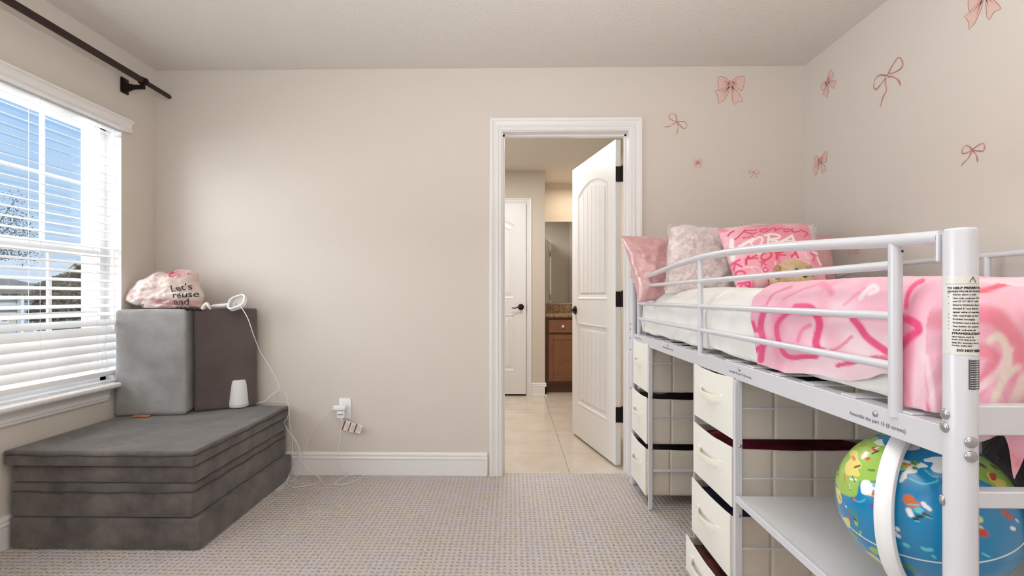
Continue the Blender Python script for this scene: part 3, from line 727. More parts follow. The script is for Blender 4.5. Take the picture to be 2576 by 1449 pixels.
for i, (nm, z0, z1, xa, xb, ya, yb, lb) in enumerate(layers):
    t = thing('foam_cushion', ((xa + xb) / 2, (ya + yb) / 2, z0), lb, 'cushion', 'stacked layers of the grey play couch')
    one('cover', M_suede, lambda b: soft_slab(b, xa, xb, ya, yb, z0, z1, .013, seed=i * 5), t, smooth=True)
    zs_ = z1 - (.016 if i == 3 else .034)
    if i in (1, 3):
        def f(b):
            P = []
            for (px, py) in ((xa + .02, ya - .004), (xb - .02, ya - .004)):
                pass
            n = 30
            for j in range(n + 1): P.append((xa + .02 + (xb - xa - .04) * j / n, ya - .0045 - .0035 * (1 - (2 * j / n - 1) ** 2), zs_ + .002 * math.sin(j * .7)))
            P.append((xb + .002, ya + .004, zs_))
            for j in range(n + 1): P.append((xb + .0045 + .0035 * (1 - (2 * j / n - 1) ** 2), ya + .02 + (yb - ya - .04) * j / n, zs_ + .002 * math.sin(j * .8)))
            b.tube(P, .0024, 6)
        one('piping', M_seam, f, t, smooth=True)
# upright cushions
CZ = .427
def quad_block(b, poly, z0, z1, r, seed):
    bm = bmesh.new(); vs = [bm.verts.new((p[0], p[1], z0)) for p in poly]; fa = bm.faces.new(vs)
    e = bmesh.ops.extrude_face_region(bm, geom=[fa]); bmesh.ops.translate(bm, vec=(0, 0, z1 - z0), verts=[g for g in e['geom'] if isinstance(g, bmesh.types.BMVert)])
    bmesh.ops.recalc_face_normals(bm, faces=bm.faces[:]); bmesh.ops.bevel(bm, geom=bm.edges[:], offset=r, segments=4, profile=.55, affect='EDGES')
    for i in range(1, 16): bmesh.ops.bisect_plane(bm, geom=bm.verts[:] + bm.edges[:] + bm.faces[:], plane_co=(0, 0, z0 + (z1 - z0) * i / 16), plane_no=(0, 0, 1))
    x0_ = min(p[0] for p in poly); x1_ = max(p[0] for p in poly)
    for i in range(1, 10): bmesh.ops.bisect_plane(bm, geom=bm.verts[:] + bm.edges[:] + bm.faces[:], plane_co=(x0_ + (x1_ - x0_) * i / 10, 0, 0), plane_no=(1, 0, 0))
    bm.normal_update()
    for v in bm.verts: v.co += v.normal * (.004 * fbm(v.co.x * 5 + seed, v.co.y * 5, v.co.z * 5))
    b.bm(bm)
a0 = W(285, 1045, Z=CZ); 
ul = thing('upright_cushion', (-1.97, 2.66, CZ), 'grey suede cushion with window light in its colour, standing upright beside the window', 'cushion', 'cushions standing on the play couch')
one('cover', M_suede_lit, lambda b: quad_block(b, [(-2.150, 2.508), (W(467, 1046, Z=CZ).x, 2.545), (-1.800, 2.58), (-1.830, 2.80), (-2.14, 2.80)], CZ, 1.006, .022, 0), ul, smooth=True)
tg = W(355, 1047, Z=CZ + .002)
one('care_tag', mat('orange tag', 'd98a5c', .6), lambda b: b.rbox((tg.x - .045, tg.y - .016, CZ + .002), (tg.x + .045, tg.y + .012, CZ + .005), .001, 1), ul)
ur = thing('upright_cushion', (-1.70, 2.72, CZ), 'dark brown-grey suede cushion standing upright behind the white sound machine', 'cushion', 'cushions standing on the play couch')
one('cover', M_suede_d, lambda b: quad_block(b, [(-1.782, 2.605), (W(643, 1010, Y=2.77).x, 2.765), (W(643, 1010, Y=2.77).x, 2.802), (-1.812, 2.802)], CZ, 1.008, .018, 3), ur, smooth=True)

# sound machine
sp = W(601, 1024, Z=CZ); sx, sy = sp.x, sp.y
sm = thing('sound_machine', (sx, sy, CZ), 'white tapered sound machine standing on the top grey cushion', 'sound machine')
one('body', M_plastic, lambda b: b.lathe([(.044, .001), (.050, .004), (.0535, .012), (.0540, .022), (.0535, .030), (.050, .07), (.044, .13), (.0405, .152), (.038, .159), (.033, .161)], (sx, sy, CZ + .001), 40), sm, smooth=True)
one('top_ring', mat('pale grey plastic', 'c9c6c2', .4), lambda b: b.lathe([(.031, .160), (.031, .1625), (.024, .1625), (.024, .1605)], (sx, sy, CZ + .001), 32), sm, smooth=True)
def f(b): b.lathe([(.0545, .026), (.0548, .0265), (.0545, .027)], (sx, sy, CZ + .001), 40)
one('base_band', mat('off white band', 'dddad7', .4), lambda b: b.lathe([(.0538, .018), (.0545, .019), (.0545, .0215), (.0536, .0225)], (sx, sy, CZ + .001), 40), sm, smooth=True)

# cords, drawn through measured points
def cord(name, pts, label, parent=None, r=.0022, n=6):
    P = smooth_line([tuple(p) for p in pts], n)
    b = MB(); b.tube(P, r, 7); o = b.build(name, M_cord, parent, smooth='all', loc=tuple(P[0]) if parent is None else None)
    if parent is None: tag(o, label, 'cord')
    return o
# =================================================================== OUTLET
oc = W(870, 1027, Y=YB)
ol = thing('wall_outlet', (oc.x, YB, oc.z), 'white double wall outlet above the baseboard', 'outlet')
one('cover_plate', M_plastic, lambda b: b.rbox((oc.x - .040, YB - .007, oc.z - .062), (oc.x + .034, YB - .0002, oc.z + .062), .004, 2), ol, smooth=True)
def f(b):
    for dz in (-.02, .02): b.rbox((oc.x - .020, YB - .009, oc.z + dz - .014), (oc.x + .014, YB - .0065, oc.z + dz + .014), .004, 2)
one('socket', mat('white socket face', 'e6e5e6', .4), f, ol, smooth=True)
ad1 = thing('power_adapter', (oc.x - .02, YB - .03, oc.z + .014), 'wide white power adapter in the upper socket of the wall outlet', 'adapter', 'adapters in the wall outlet')
one('body', M_plastic, lambda b: b.rbox((oc.x - .064, YB - .048, oc.z - .006), (oc.x + .012, YB - .0095, oc.z + .024), .008, 3), ad1, smooth=True)
ad2 = thing('power_adapter', (oc.x - .01, YB - .03, oc.z - .03), 'small square white power adapter in the lower socket of the wall outlet', 'adapter', 'adapters in the wall outlet')
one('body', M_plastic, lambda b: b.rbox((oc.x - .040, YB - .042, oc.z - .050), (oc.x + .004, YB - .0095, oc.z - .008), .003, 2), ad2, smooth=True)
one('connector', M_plastic, lambda b: b.rbox((oc.x - .021, YB - .034, oc.z - .066), (oc.x - .007, YB - .022, oc.z - .0505), .002, 1), ad2)
v, f_ = text_mesh('nanit', .017, 'CENTER', .0004); b = MB()
b.add([(oc.x - .018 + p[0], YB - .0424, oc.z - .032 + p[1]) for p in v], f_); b.build('print', M_grey_ink, ad2, fix=False)

def pc(px, py, Y=None, Z=None): return W(px, py, Y=Y, Z=Z)
# cord 1: gadget on the upright cushions down to the tangle and lower adapter
fl = .004
c1p = [pc(614, 786, Y=2.585) , pc(623, 800, Y=2.555), pc(638, 843, Y=2.57), pc(655, 885, Y=2.64), pc(680, 925, Y=2.68), pc(700, 965, Y=2.70), pc(700, 982, Y=2.70), pc(683, 992, Y=2.70), pc(668, 1008, Y=2.68), pc(640, 1016, Z=CZ + .006), pc(660, 1011, Z=CZ + .008), pc(700, 1010, Y=2.74), pc(724, 1016, Y=2.76), pc(725, 1045, Y=2.76), pc(716, 1065, Y=2.76), pc(735, 1100, Y=2.77), pc(750, 1120, Y=2.77), pc(757, 1150, Y=2.78), pc(765, 1170, Y=2.77), pc(780, 1185, Y=2.77), pc(803, 1203, Z=fl), pc(800, 1215, Z=fl), pc(770, 1222, Z=fl), pc(735, 1226, Z=fl), pc(722, 1212, Z=fl), pc(735, 1180, Z=.04), pc(748, 1169, Z=.06), pc(770, 1178, Z=.03), pc(800, 1197, Z=fl), pc(812, 1218, Z=fl), pc(838, 1219, Z=fl), pc(858, 1208, Z=fl), pc(880, 1196, Z=fl + .001), pc(912, 1195, Z=fl), pc(905, 1205, Z=fl), pc(870, 1217, Z=fl), pc(843, 1218, Z=fl + .003), pc(855, 1205, Z=fl), pc(878, 1192, Z=fl + .002), pc(866, 1186, Y=2.79), pc(856, 1170, Y=2.79), pc(850, 1150, Y=2.79), pc(852, 1120, Y=2.80), pc(857, 1085, Y=2.80), pc(861, 1060, Y=2.80), (oc.x - .014, YB - .028, oc.z - .064)]
gad_cord_pts = c1p
c2p = [(sx + .054, sy + .005, CZ + .014), pc(645, 1014, Z=CZ + .008), pc(670, 1013, Z=CZ + .006), pc(690, 1005, Z=CZ + .012), pc(703, 985, Y=2.73), pc(716, 988, Y=2.75), pc(724, 1010, Y=2.76), pc(729, 1040, Y=2.765), pc(728, 1060, Y=2.765), pc(733, 1090, Y=2.77), pc(746, 1112, Y=2.775), pc(752, 1140, Y=2.78), pc(757, 1165, Y=2.78), pc(752, 1190, Y=2.775), pc(740, 1208, Z=fl), pc(727, 1207, Z=fl), pc(732, 1185, Z=.03), pc(748, 1165, Z=.07), pc(738, 1100, Y=2.75), pc(735, 1110, Y=2.76), pc(737, 1150, Y=2.76), pc(732, 1185, Z=.03), pc(715, 1215, Z=fl), pc(695, 1232, Z=fl), pc(700, 1233, Z=fl), pc(718, 1220, Z=fl), pc(732, 1195, Z=.02), pc(750, 1160, Y=2.77), pc(760, 1142, Y=2.80), pc(770, 1127, Y=2.80), pc(780, 1100, Y=2.80), pc(795, 1072, Y=2.80), pc(815, 1048, Y=2.80), pc(838, 1025, Y=2.795), (oc.x - .064, YB - .028, oc.z + .012)]
cord('white_cord', c2p, 'white cord from the white sound machine to the upper wall adapter', None, .0019)

# warning tag on the lower cord
tagc = thing('warning_tag', tuple(pc(865, 1075, Y=2.795)), 'small white paper tag with red stripes wrapped on the cord below the outlet', 'tag')
tl, tr, br, bl_ = pc(866, 1058, Y=2.797), pc(912, 1071, Y=2.79), pc(905, 1091, Y=2.79), pc(858, 1080, Y=2.797)
def tq(u, v): return tl.lerp(tr, u).lerp(bl_.lerp(br, u), v) + Vector((0, .004 * math.sin(u * 9), 0))
def f(b):
    n = 12
    for i in range(n):
        for k, m0 in ((0, 0),):
            p = [tq(i / n, 0), tq((i + 1) / n, 0), tq((i + 1) / n, 1), tq(i / n, 1)]; q = [x + Vector((0, .0008, 0)) for x in p]
            b.add(p + q, [(0, 1, 2, 3), (7, 6, 5, 4), (0, 4, 5, 1), (3, 2, 6, 7)])
one('paper', mat('white paper', 'eeecea', .7), f, tagc)
def strip(b, u0, u1, v0=0., v1=1.):
    p = [tq(u0, v0), tq(u1, v0), tq(u1, v1), tq(u0, v1)]; b.add([x - Vector((0, .0006, 0)) for x in p], [(0, 1, 2, 3)])
one('red_stripe', mat('rust red print', '8d4633', .7), lambda b: [strip(b, a, a + .075) for a in (.02, .34, .66)], tagc, fix=False)
one('fine_print', mat('pale grey print', 'b4b1b0', .7), lambda b: [strip(b, a + k * .028, a + k * .028 + .012, .15, .88) for a in (.15, .47, .79) for k in range(6)], tagc, fix=False)

# =================================================================== LOFT BED
BXF = .700                                   # plane of the near guard rail
YN, YFAR = .748, 2.718
bed = thing('loft_bed', (1.19, 1.73, 0), 'white metal loft bed frame with arched guard rails standing on the carpet', 'bed')
BXB = 1.690
def bolt(parent, p, d, r=.0085):
    p = Vector(p); d = Vector(d).normalized(); b = MB(); q = d.to_track_quat('Z', 'Y').to_matrix().to_4x4()
    m = MB(); m.lathe([(r, 0), (r, .0012), (r * .86, .003), (r * .5, .0042), (.0001, .0045)], (0, 0, 0), 18)
    m.xf(Matrix.Translation(p) @ q); b.add(m.v, m.f)
    o = b.build('bolt', M_steel, parent, smooth=True)
    m = MB(); m.lathe([(r * .34, .0035), (r * .34, .0052), (r * .2, .0052), (r * .2, .0045)], (0, 0, 0), 6); m.xf(Matrix.Translation(p) @ q)
    m.build('hex_socket', mat('dark socket', '4a4b4e', .4, metal=.8), o) if parent.parent is None else None
    return o
PR = .0208
posts = []
for (x, y) in ((BXF + .003, YN), (BXF, YFAR), (BXB, YN), (BXB, YFAR)):
    zt = W(2411, 578, X=BXF).z if y == YN else H + .102
    if x > 1: zt = H + .10
    po = one('post', M_white, lambda b: b.tube([(x, y, .002), (x, y, zt - .004), (x, y, zt - .001), (x, y, zt)], [PR, PR, PR * .97, PR * .86], 40), bed, smooth=True)
    one('post_cap', M_plastic, lambda b: b.lathe([(PR * .90, 0), (PR * .9, .002), (PR * .5, .003)], (x, y, zt - .0005), 32), po, smooth=True)
    posts.append(po)
# bolts on the near post
def on_post(px, py):
    """point of the post surface seen at (px,py)"""
    cx, cy = BXF + .003, YN; r = ray(px, py); a = r.x ** 2 + r.y ** 2; bq = -2 * (r.x * cx + r.y * cy); c = cx * cx + cy * cy - PR * PR
    D = bq * bq - 4 * a * c; t = (-bq - math.sqrt(max(D, 0))) / (2 * a); p = Vector((r.x * t, r.y * t, r.z * t + H)); n = Vector((p.x - cx, p.y - cy, 0)).normalized(); return p, n
for (px, py) in ((2377, 1041), (2376, 1074), (2443, 1113), (2443, 1149), (2371, 1257)):
    p, n = on_post(px, py); bolt(posts[0], p - n * .0004, n, .0088)
for zq in (H - .155, H - .185, H - .235, H - .30, H - .52):
    bolt(posts[1], (BXF - PR * .9, YFAR - PR * .45, zq), (-.9, -.45, 0), .0055)
bolt(posts[1], (BXF + .005, YFAR - PR, W(1598, 718, X=BXF).z), (0, -1, 0), .006)

# front guard rail: arched top tube and three straight ones
def arch_z(y):
    t = (y - 1.73) / .93; return H + .100 + .056 * (1 - t * t)
yA, yB = .790, 2.60
zA = W(2360, 601, X=BXF).z
pts = smooth_line([W(2362, 602, X=BXF), W(2290, 602, X=BXF), W(2233.5, 604.5, X=BXF), W(2140, 613, X=BXF), W(2000, 619.5, X=BXF), W(1900, 628, X=BXF), W(1821, 636, X=BXF), W(1762, 646.5, X=BXF), W(1693, 673, X=BXF), W(1642, 689, X=BXF), W(1611, 705, X=BXF)], 6)
pts = [tuple(p) for p in pts]
# regular arc through the measured heights
ys = np.array([p[1] for p in pts]); zs_ = np.array([p[2] for p in pts]); cf = np.polyfit(ys, zs_, 4)
yy = np.linspace(.775, 2.60, 46); arch = [(BXF, y, float(np.polyval(cf, y))) for y in yy]
one('arched_rail', M_white, lambda b: b.tube(arch, .0122, 16), bed, smooth=True)
gy0, gy1_, gyf = .869, 1.755, 2.600
for py0 in (668, 794, 918):
    z = W(2233, py0, X=BXF).z
    zf = W(1611, {668: 720, 794: 763.5, 918: 802}[py0], X=BXF).z
    one('guard_rail', M_white, lambda b: b.tube([(BXF, gy0, z), (BXF, gyf, zf)], .0086, 14), bed, smooth=True)
zr1 = W(2359, 1066, X=BXF).z; zr0 = zr1 - .048
o = one('guard_upright', M_white, lambda b: b.tube([(BXF, gy0, zr1 - .01), (BXF, gy0, float(np.polyval(cf, gy0)) - .002)], .0108, 18), bed, smooth=True)
one('screw_hole', M_black, lambda b: b.cyl((BXF + .004, gy0 - .0110, W(2265, 632, X=BXF).z), (BXF + .004, gy0 - .0099, W(2265, 632, X=BXF).z), .0022, 10), o)
one('guard_upright', M_white, lambda b: b.tube([(BXF, gy1_, zr1 - .01), (BXF, gy1_, float(np.polyval(cf, gy1_)) - .002)], .0096, 16), bed, smooth=True)
one('guard_upright', M_white, lambda b: b.tube([(BXF, gyf, zr1 - .01), (BXF, gyf, float(np.polyval(cf, gyf)) + .004)], .0092, 16), bed, smooth=True)
one('rail_bracket', M_white, lambda b: b.rbox((BXF - .014, .768, W(2362, 661, X=BXF).z), (BXF + .0, .7735, W(2362, 588, X=BXF).z), .004, 2), bed)
one('rail_bracket', M_white, lambda b: b.tube([(BXF, gyf, H + .085), (BXF, YFAR - .015, H + .088)], .009, 12), bed, smooth=True)
# back guard rail
one('arched_rail', M_white, lambda b: b.tube([(BXB + .002, y, H + .145 + .003 - .09 * ((y - 1.68) / .95) ** 4) for y in np.linspace(.77, 2.66, 40)], .0105, 14), bed, smooth=True)
for y in (.86, 1.700, 2.58): one('guard_upright', M_white, lambda b: b.tube([(BXB + .002, y, zr1), (BXB + .002, y, H + .142 - (.06 if y != 1.7 else 0))], .0105, 14), bed, smooth=True)
for dz in (.06, -.04): one('guard_rail', M_white, lambda b: b.tube([(BXB + .002, .86, H + dz), (BXB + .002, 2.58, H + dz)], .0085, 12), bed, smooth=True)
# side frames (angle iron)
for nm, x, sg in (('a', BXF, 1), ('b', BXB, -1)):
    def f(b):
        b.rbox((x - .003 if sg > 0 else x, YN + PR * .8, zr0), (x if sg > 0 else x + .003, YFAR - PR * .8, zr1), .001, 1)
        b.box((min(x, x + sg * .034), YN + PR * .8, zr1 - .0035), (max(x, x + sg * .034), YFAR - PR * .8, zr1 - .0005))
    sf = one('side_frame', M_white, f, bed)
    if sg > 0:
        for (px, py) in ((1605, 844), (1680, 868), (1861, 929), (2203, 1041)):
            p = W(px, py, X=BXF - .003); bolt(sf, p, (-1, 0, 0), .0062)
            v, ff = text_mesh('Assemble the part 13 (8 screws)', .0105, 'CENTER', .00012); b = MB()
            b.add([(BXF - .0034, p.y - q[0], p.z - .018 + q[1]) for q in v], ff); b.build('print', M_grey_ink, sf, fix=False)
# slats under the mattress
for i, y in enumerate(np.linspace(.86, 2.62, 14)):
    one('slat', M_white, lambda b: b.rbox((BXF + .004, y - .022, zr1 - .0004), (BXB - .004, y + .022, zr1 + .0035), .001, 1), bed)
# end frames
def endbars(y, sg):
    for i, (za, zb) in enumerate(((H - .213, H - .167), (H - .325, H - .299))):
        one('end_bar', M_white, lambda b: b.rbox((BXF + .006, y - .012, za), (BXB - .006, y + .010, zb), .002, 1), bed)
endbars(YN - .004, 1); endbars(YFAR + .004, -1)
for zq in (H + .06, H - .03): one('end_rail', M_white, lambda b: b.tube([(BXF, YFAR + .012, zq), (BXB, YFAR + .012, zq)], .009, 12), bed, smooth=True)
# storage uprights, ledges and side wires
def upr(y0, y1, x0=BXF - .012, x1=BXF + .011, top=None): return one('storage_upright', M_white, lambda b: b.rbox((x0, y0, .002), (x1, y1, (top or zr0) - .0005), .0015, 1), bed)
uD = upr(1.459, 1.474); uC = upr(1.795, 1.803, BXF - .008, BXF + .006); uB = upr(2.377, 2.392, BXF - .010, BXF + .010)
for y0, y1 in ((1.459, 1.474), (1.795, 1.803), (2.377, 2.392), (2.69, 2.70)): upr(y0, y1, 1.18, 1.20)
for (px, py) in ((1861, 1122), (1860, 1297)):
    p = W(px, py, Y=1.459); bolt(uD, p, (0, -1, 0), .0055)
for (px, py) in ((1639, 998), (1641, 1132), (1643, 1266)):
    p = W(px, py, Y=2.377); bolt(uB, p, (0, -1, 0), .0045)
for y, zl in ((1.462, [W(1950, 1028, Y=1.46).z, W(1950, 1205, Y=1.46).z, W(1950, 1381, Y=1.46).z, .10]), (2.380, [W(1700, 915, Y=2.38).z, W(1700, 1047, Y=2.38).z])):
    for z in zl: one('side_wire', mat('pale grey wire', 'd4d6da', .35), lambda b: b.tube([(BXF + .012, y - .002, z), (1.18, y - .002, z)], .0026, 8), bed, smooth=True)
z = W(1700, 1183, Y=2.38).z
one('side_bar', M_white, lambda b: b.rbox((BXF + .012, 2.372, z - .007), (1.18, 2.376, z + .007), .001, 1), bed)
# desk shelf between the drawer tower and the near end
zs0 = H - .612
shelf = one('shelf_board', M_shelf, lambda b: b.rbox((BXF + .004, YN + .026, zs0 - .015), (1.70, 1.456, zs0), .001, 1), bed)
one('shelf_edge', M_white, lambda b: b.rbox((BXF - .012, YN + .022, zs0 - .020), (BXF + .0035, 1.458, zs0 + .001), .0015, 1), bed)

# warning sticker on the near post
def wrap(vs, ang0, z0, r):
    cx, cy = BXF + .003, YN; out = []
    for q in vs:
        a = ang0 + q[0] / r; out.append((cx + r * math.cos(a), cy + r * math.sin(a), z0 + q[1]))
    return out
_, n0 = on_post(2376, 800); _, n1 = on_post(2448, 800)
angL = math.atan2(n0.y, n0.x); 
def ppt(px): 
    _, n = on_post(px, 800); return math.atan2(n.y, n.x)
st_z1 = on_post(2411, 692)[0].z; st_z0 = on_post(2411, 893)[0].z
a0_, a1_ = ppt(2372), ppt(2372) + 2.6
def cylpatch(b, a0, a1, z0, z1, r, n=24):
    vs = []
    for i in range(n + 1):
        a = a0 + (a1 - a0) * i / n; c_, s_ = math.cos(a), math.sin(a); cx, cy = BXF + .003, YN
        vs += [(cx + r * c_, cy + r * s_, z0), (cx + r * c_, cy + r * s_, z1)]
    b.add(vs, [(2 * i, 2 * i + 2, 2 * i + 3, 2 * i + 1) for i in range(n)])
stk = one('warning_label', mat('clear white sticker', 'e4e2dd', .3), lambda b: cylpatch(b, a0_, a1_, st_z0, st_z1, PR + .0003), posts[0], smooth='all', fix=False)
at = ppt(2383)
def zpx(py): return on_post(2411, py)[0].z
lines = [(2384, 727, 'TO HELP PREVENT SERIOUS', .0054, .00018), (2384, 735, 'INJURIES FROM ENTRAPMENT', .0042, 0), (2397, 743, 'Never allow a child', .0042, 0), (2397, 752, 'Use only mattress 74 ½"-75', .0042, 0), (2397, 760, 'and 37 ½"-38 ½" wide', .0042, 0),
         (2397, 769, 'Ensure thickness does not', .0042, 0), (2397, 778, 'exceed 6" and that the', .0042, 0), (2397, 787, 'upper edge of guardrails', .0042, 0), (2397, 796, 'Use guardrails on both', .0042, 0), (2397, 805, 'Prohibit horseplay', .0042, 0), (2397, 814, 'Prohibit more than one', .0042, 0),
         (2397, 823, 'Use ladder for entering', .0042, 0), (2397, 832, 'Install wall-side rail', .0042, 0), (2395, 841, 'STRANGULATION HAZARD', .0050, .00015), (2395, 849, 'hang items such as', .0040, 0), (2395, 856, 'bunk bed that is not', .0040, 0), (2395, 864, 'bed; for example, but not', .0040, 0), (2395, 871, 'hooks, belts and', .0040, 0),
         (2407, 884, 'DO NOT REMOVE', .0056, .0002)]
b = MB()
for px, py, t_, size, bold in lines:
    v, ff = text_mesh(t_, size * .86, 'LEFT', bold + .00012); a = ppt(px)
    # spacing stretched like the printed label
    b.add(wrap([(q[0] * 1.02, q[1]) for q in v if True], a, zpx(py), PR + .0006), ff)
for py in (740, 749, 766.5, 793, 802, 811, 820, 829):
    a = ppt(2386); b.add(wrap([(0, .001), (.0008, .0018), (.0016, .001), (.0008, .0002)], a, zpx(py) + .0004, PR + .0006), [(0, 1, 2, 3)])
cylpatch(b, ppt(2378), a1_ - .1, zpx(714.5), zpx(714), PR + .0006)
t0 = ppt(2447)
tri = [(-.0045, 0), (.0045, 0), (0, .0082)]
for p, q in ((0, 1), (1, 2), (2, 0)):
    A, B = Vector((*tri[p], 0)), Vector((*tri[q], 0)); d = (B - A).normalized() * .0004; nn = Vector((-d.y, d.x, 0))
    b.add(wrap([A - nn, B - nn, B + nn, A + nn], t0, zpx(710), PR + .0006), [(0, 1, 2, 3)])
b.add(wrap([(-.0003, .0025), (.0003, .0025), (.0004, .0058), (-.0004, .0058)], t0, zpx(710), PR + .0006), [(0, 1, 2, 3)])
for i in range(13):
    v, ff = text_mesh('Sleeping surface guard', .0042, 'LEFT', .00015); b.add(wrap(v, ppt(2436), zpx(908 + i * 5.8), PR + .0005), ff)
b.build('print', M_black, stk, fix=False)

# =================================================================== FABRIC DRAWERS
drawers = []
def fabric_drawer(name_label, x0, y0, y1, z0, z1, depth, seed, sag=.006, tilt=0., content=M_dark, group='cream fabric drawers under the bed', npan=4):
    """open-topped fabric box, front facing -X at x0"""
    rnd = random.Random(seed); t = thing('fabric_drawer', (x0, (y0 + y1) / 2, z0), name_label, 'drawer', group)
    Mt = Matrix.Translation((x0, (y0 + y1) / 2, z0)) @ Matrix.Rotation(tilt, 4, 'Z') @ Matrix.Translation((-x0, -(y0 + y1) / 2, -z0))
    x1 = x0 + depth; th = .0035
    b = MB(); n = 10; m = 8; vs = []
    for layer in (0, 1):
        for i in range(n + 1):
            for j in range(m + 1):
                u, w = i / n, j / m
                bulge = .006 * math.sin(math.pi * u) * math.sin(math.pi * w)
                ztop = z1 - sag * math.sin(math.pi * u) + .002 * fbm(u * 3 + seed, w)
                vs.append((x0 - bulge + layer * th, y0 + (y1 - y0) * u, z0 + (ztop - z0) * w))
    q = (n + 1) * (m + 1); fs = []
    for i in range(n):
        for j in range(m):
            k = i * (m + 1) + j; fs.append((k, k + m + 1, k + m + 2, k + 1)); fs.append((q + k, q + k + 1, q + k + m + 2, q + k + m + 1))
    for i in range(n):
        for j in (0, m):
            k = i * (m + 1) + j; fs.append((k, k + m + 1, q + k + m + 1, q + k))
    for j in range(m):
        for i in (0, n):
            k = i * (m + 1) + j; fs.append((k, k + 1, q + k + 1, q + k))
    b.add(vs, fs); b.xf(Mt).build('front_panel', M_fabric, t, smooth=True)
    # sides, back, bottom
    b = MB(); b.box((x0 + th, y1 - .004, z0), (x1, y1 - .001, z1 - .01)); b.box((x1 - .004, y0 + .004, z0), (x1, y1 - .004, z1 - .01)); b.box((x0 + th, y0 + .004, z0), (x1 - .004, y1 - .004, z0 + .004))
    b.box((x0 + th, y0 + .0028, z0 + .002), (x1 - .004, y0 + .005, z1 - .014)); b.xf(Mt).build('fabric_shell', M_fabside, t)
    pw_ = (depth - th) / npan
    for i in range(npan):
        b = MB(); a = x0 + th + i * pw_; c = a + pw_; nn = 6; mm = 6; vs = []; GU = (0, .02, .08, .5, .92, .98, 1)
        dtop = [.004 * rnd.random() for _ in range(2)]
        for i2 in range(nn + 1):
            for j2 in range(mm + 1):
                u, w = GU[i2], GU[j2]; e = 0 if min(i2, 6 - i2, j2, 6 - j2) == 0 else 1
                vs.append((a + .0012 + (c - a - .0024) * u, y0 + .0022 - .0035 * e - .003 * math.sin(math.pi * u) * math.sin(math.pi * w), z0 + .002 + (z1 - .006 - z0 - sag * .8 * math.sin(math.pi * (i + u) / npan) - dtop[0] * math.sin(math.pi * u)) * w))
        for u0 in (0,):
            pass
        b.add(vs, [(i2 * (mm + 1) + j2, (i2 + 1) * (mm + 1) + j2, (i2 + 1) * (mm + 1) + j2 + 1, i2 * (mm + 1) + j2 + 1) for i2 in range(nn) for j2 in range(mm)])
        b.xf(Mt).build('side_panel', M_fabside, t, smooth='all')
    b = MB(); b.tube([(x0 + th, y0 + .001, z1 - .008 - 0), (x0 + depth / 2, y0 + .001, z1 - .008 - sag * .8), (x1, y0 + .001, z1 - .008)], .002, 6); b.xf(Mt).build('top_seam', M_fabside, t)
    # strap handle
    yc = (y0 + y1) / 2; zc = z0 + (z1 - z0) * .56; hw = (y1 - y0) * .22
    b = MB(); P = smooth_line([(x0 - .005, yc - hw, zc), (x0 - .022, yc - hw * .6, zc - .001), (x0 - .026, yc, zc - .002), (x0 - .022, yc + hw * .6, zc - .001), (x0 - .005, yc + hw, zc)], 5)
    b.tube(P, .002, 8, flat=(.013, .0014)); b.xf(Mt).build('handle_strap', M_handle, t, smooth=True)
    b = MB()
    for yy_ in (yc - hw - .012, yc + hw + .012): b.rbox((x0 - .0068, yy_ - .012, zc - .015), (x0 - .002, yy_ + .012, zc + .015), .001, 1)
    b.xf(Mt).build('strap_end', M_fabric, t)
    # contents
    b = MB(); vs = []; n = 14
    for i in range(n + 1):
        for j in range(n + 1):
            u, w = i / n, j / n; vs.append((x0 + .012 + (depth - .03) * u, y0 + .012 + (y1 - y0 - .024) * w, z1 - .030 + .014 * fbm(u * 5 + seed, w * 4, seed)))
    b.add(vs, [(i * (n + 1) + j, (i + 1) * (n + 1) + j, (i + 1) * (n + 1) + j + 1, i * (n + 1) + j + 1) for i in range(n) for j in range(n)])
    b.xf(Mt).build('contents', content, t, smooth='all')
    drawers.append(t); return t
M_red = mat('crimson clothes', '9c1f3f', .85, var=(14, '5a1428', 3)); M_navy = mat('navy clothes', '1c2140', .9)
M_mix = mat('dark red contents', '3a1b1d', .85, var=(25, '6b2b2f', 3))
zT = lambda y0, px=1849: W(px, y0, X=.69).z
T1 = [(867, 993), (1006, 1126), (1136, 1258)]
names1 = ['top cream fabric drawer of the far stack beside the bathroom door', 'middle cream fabric drawer of the far stack beside the bathroom door', 'bottom cream fabric drawer of the far stack, just above the carpet']
for i, (a, c) in enumerate(T1):
    x0 = .690 - .006 * i
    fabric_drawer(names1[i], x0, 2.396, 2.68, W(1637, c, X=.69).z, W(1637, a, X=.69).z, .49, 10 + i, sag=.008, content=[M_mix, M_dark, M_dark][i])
T2 = [(952, 1109), (1129, 1281), (1300, 1462), (1476, 1580)]
names2 = ['top cream fabric drawer of the near stack, against the side frame', 'second cream fabric drawer of the near stack, above the desk shelf level', 'third cream fabric drawer of the near stack, beside the desk shelf', 'lowest cream fabric drawer of the near stack, pulled out with dark things inside']
for i, (a, c) in enumerate(T2):
    x0 = [.690, .686, .680, .655][i]
    fabric_drawer(names2[i], x0, 1.478, 1.786, max(.006, W(1849, c, X=.69).z), W(1849, a, X=.69).z, .50, 20 + i, sag=.007, tilt=[0, 0, 0, -.02][i], content=[M_dark, M_red, M_navy, M_mix][i])

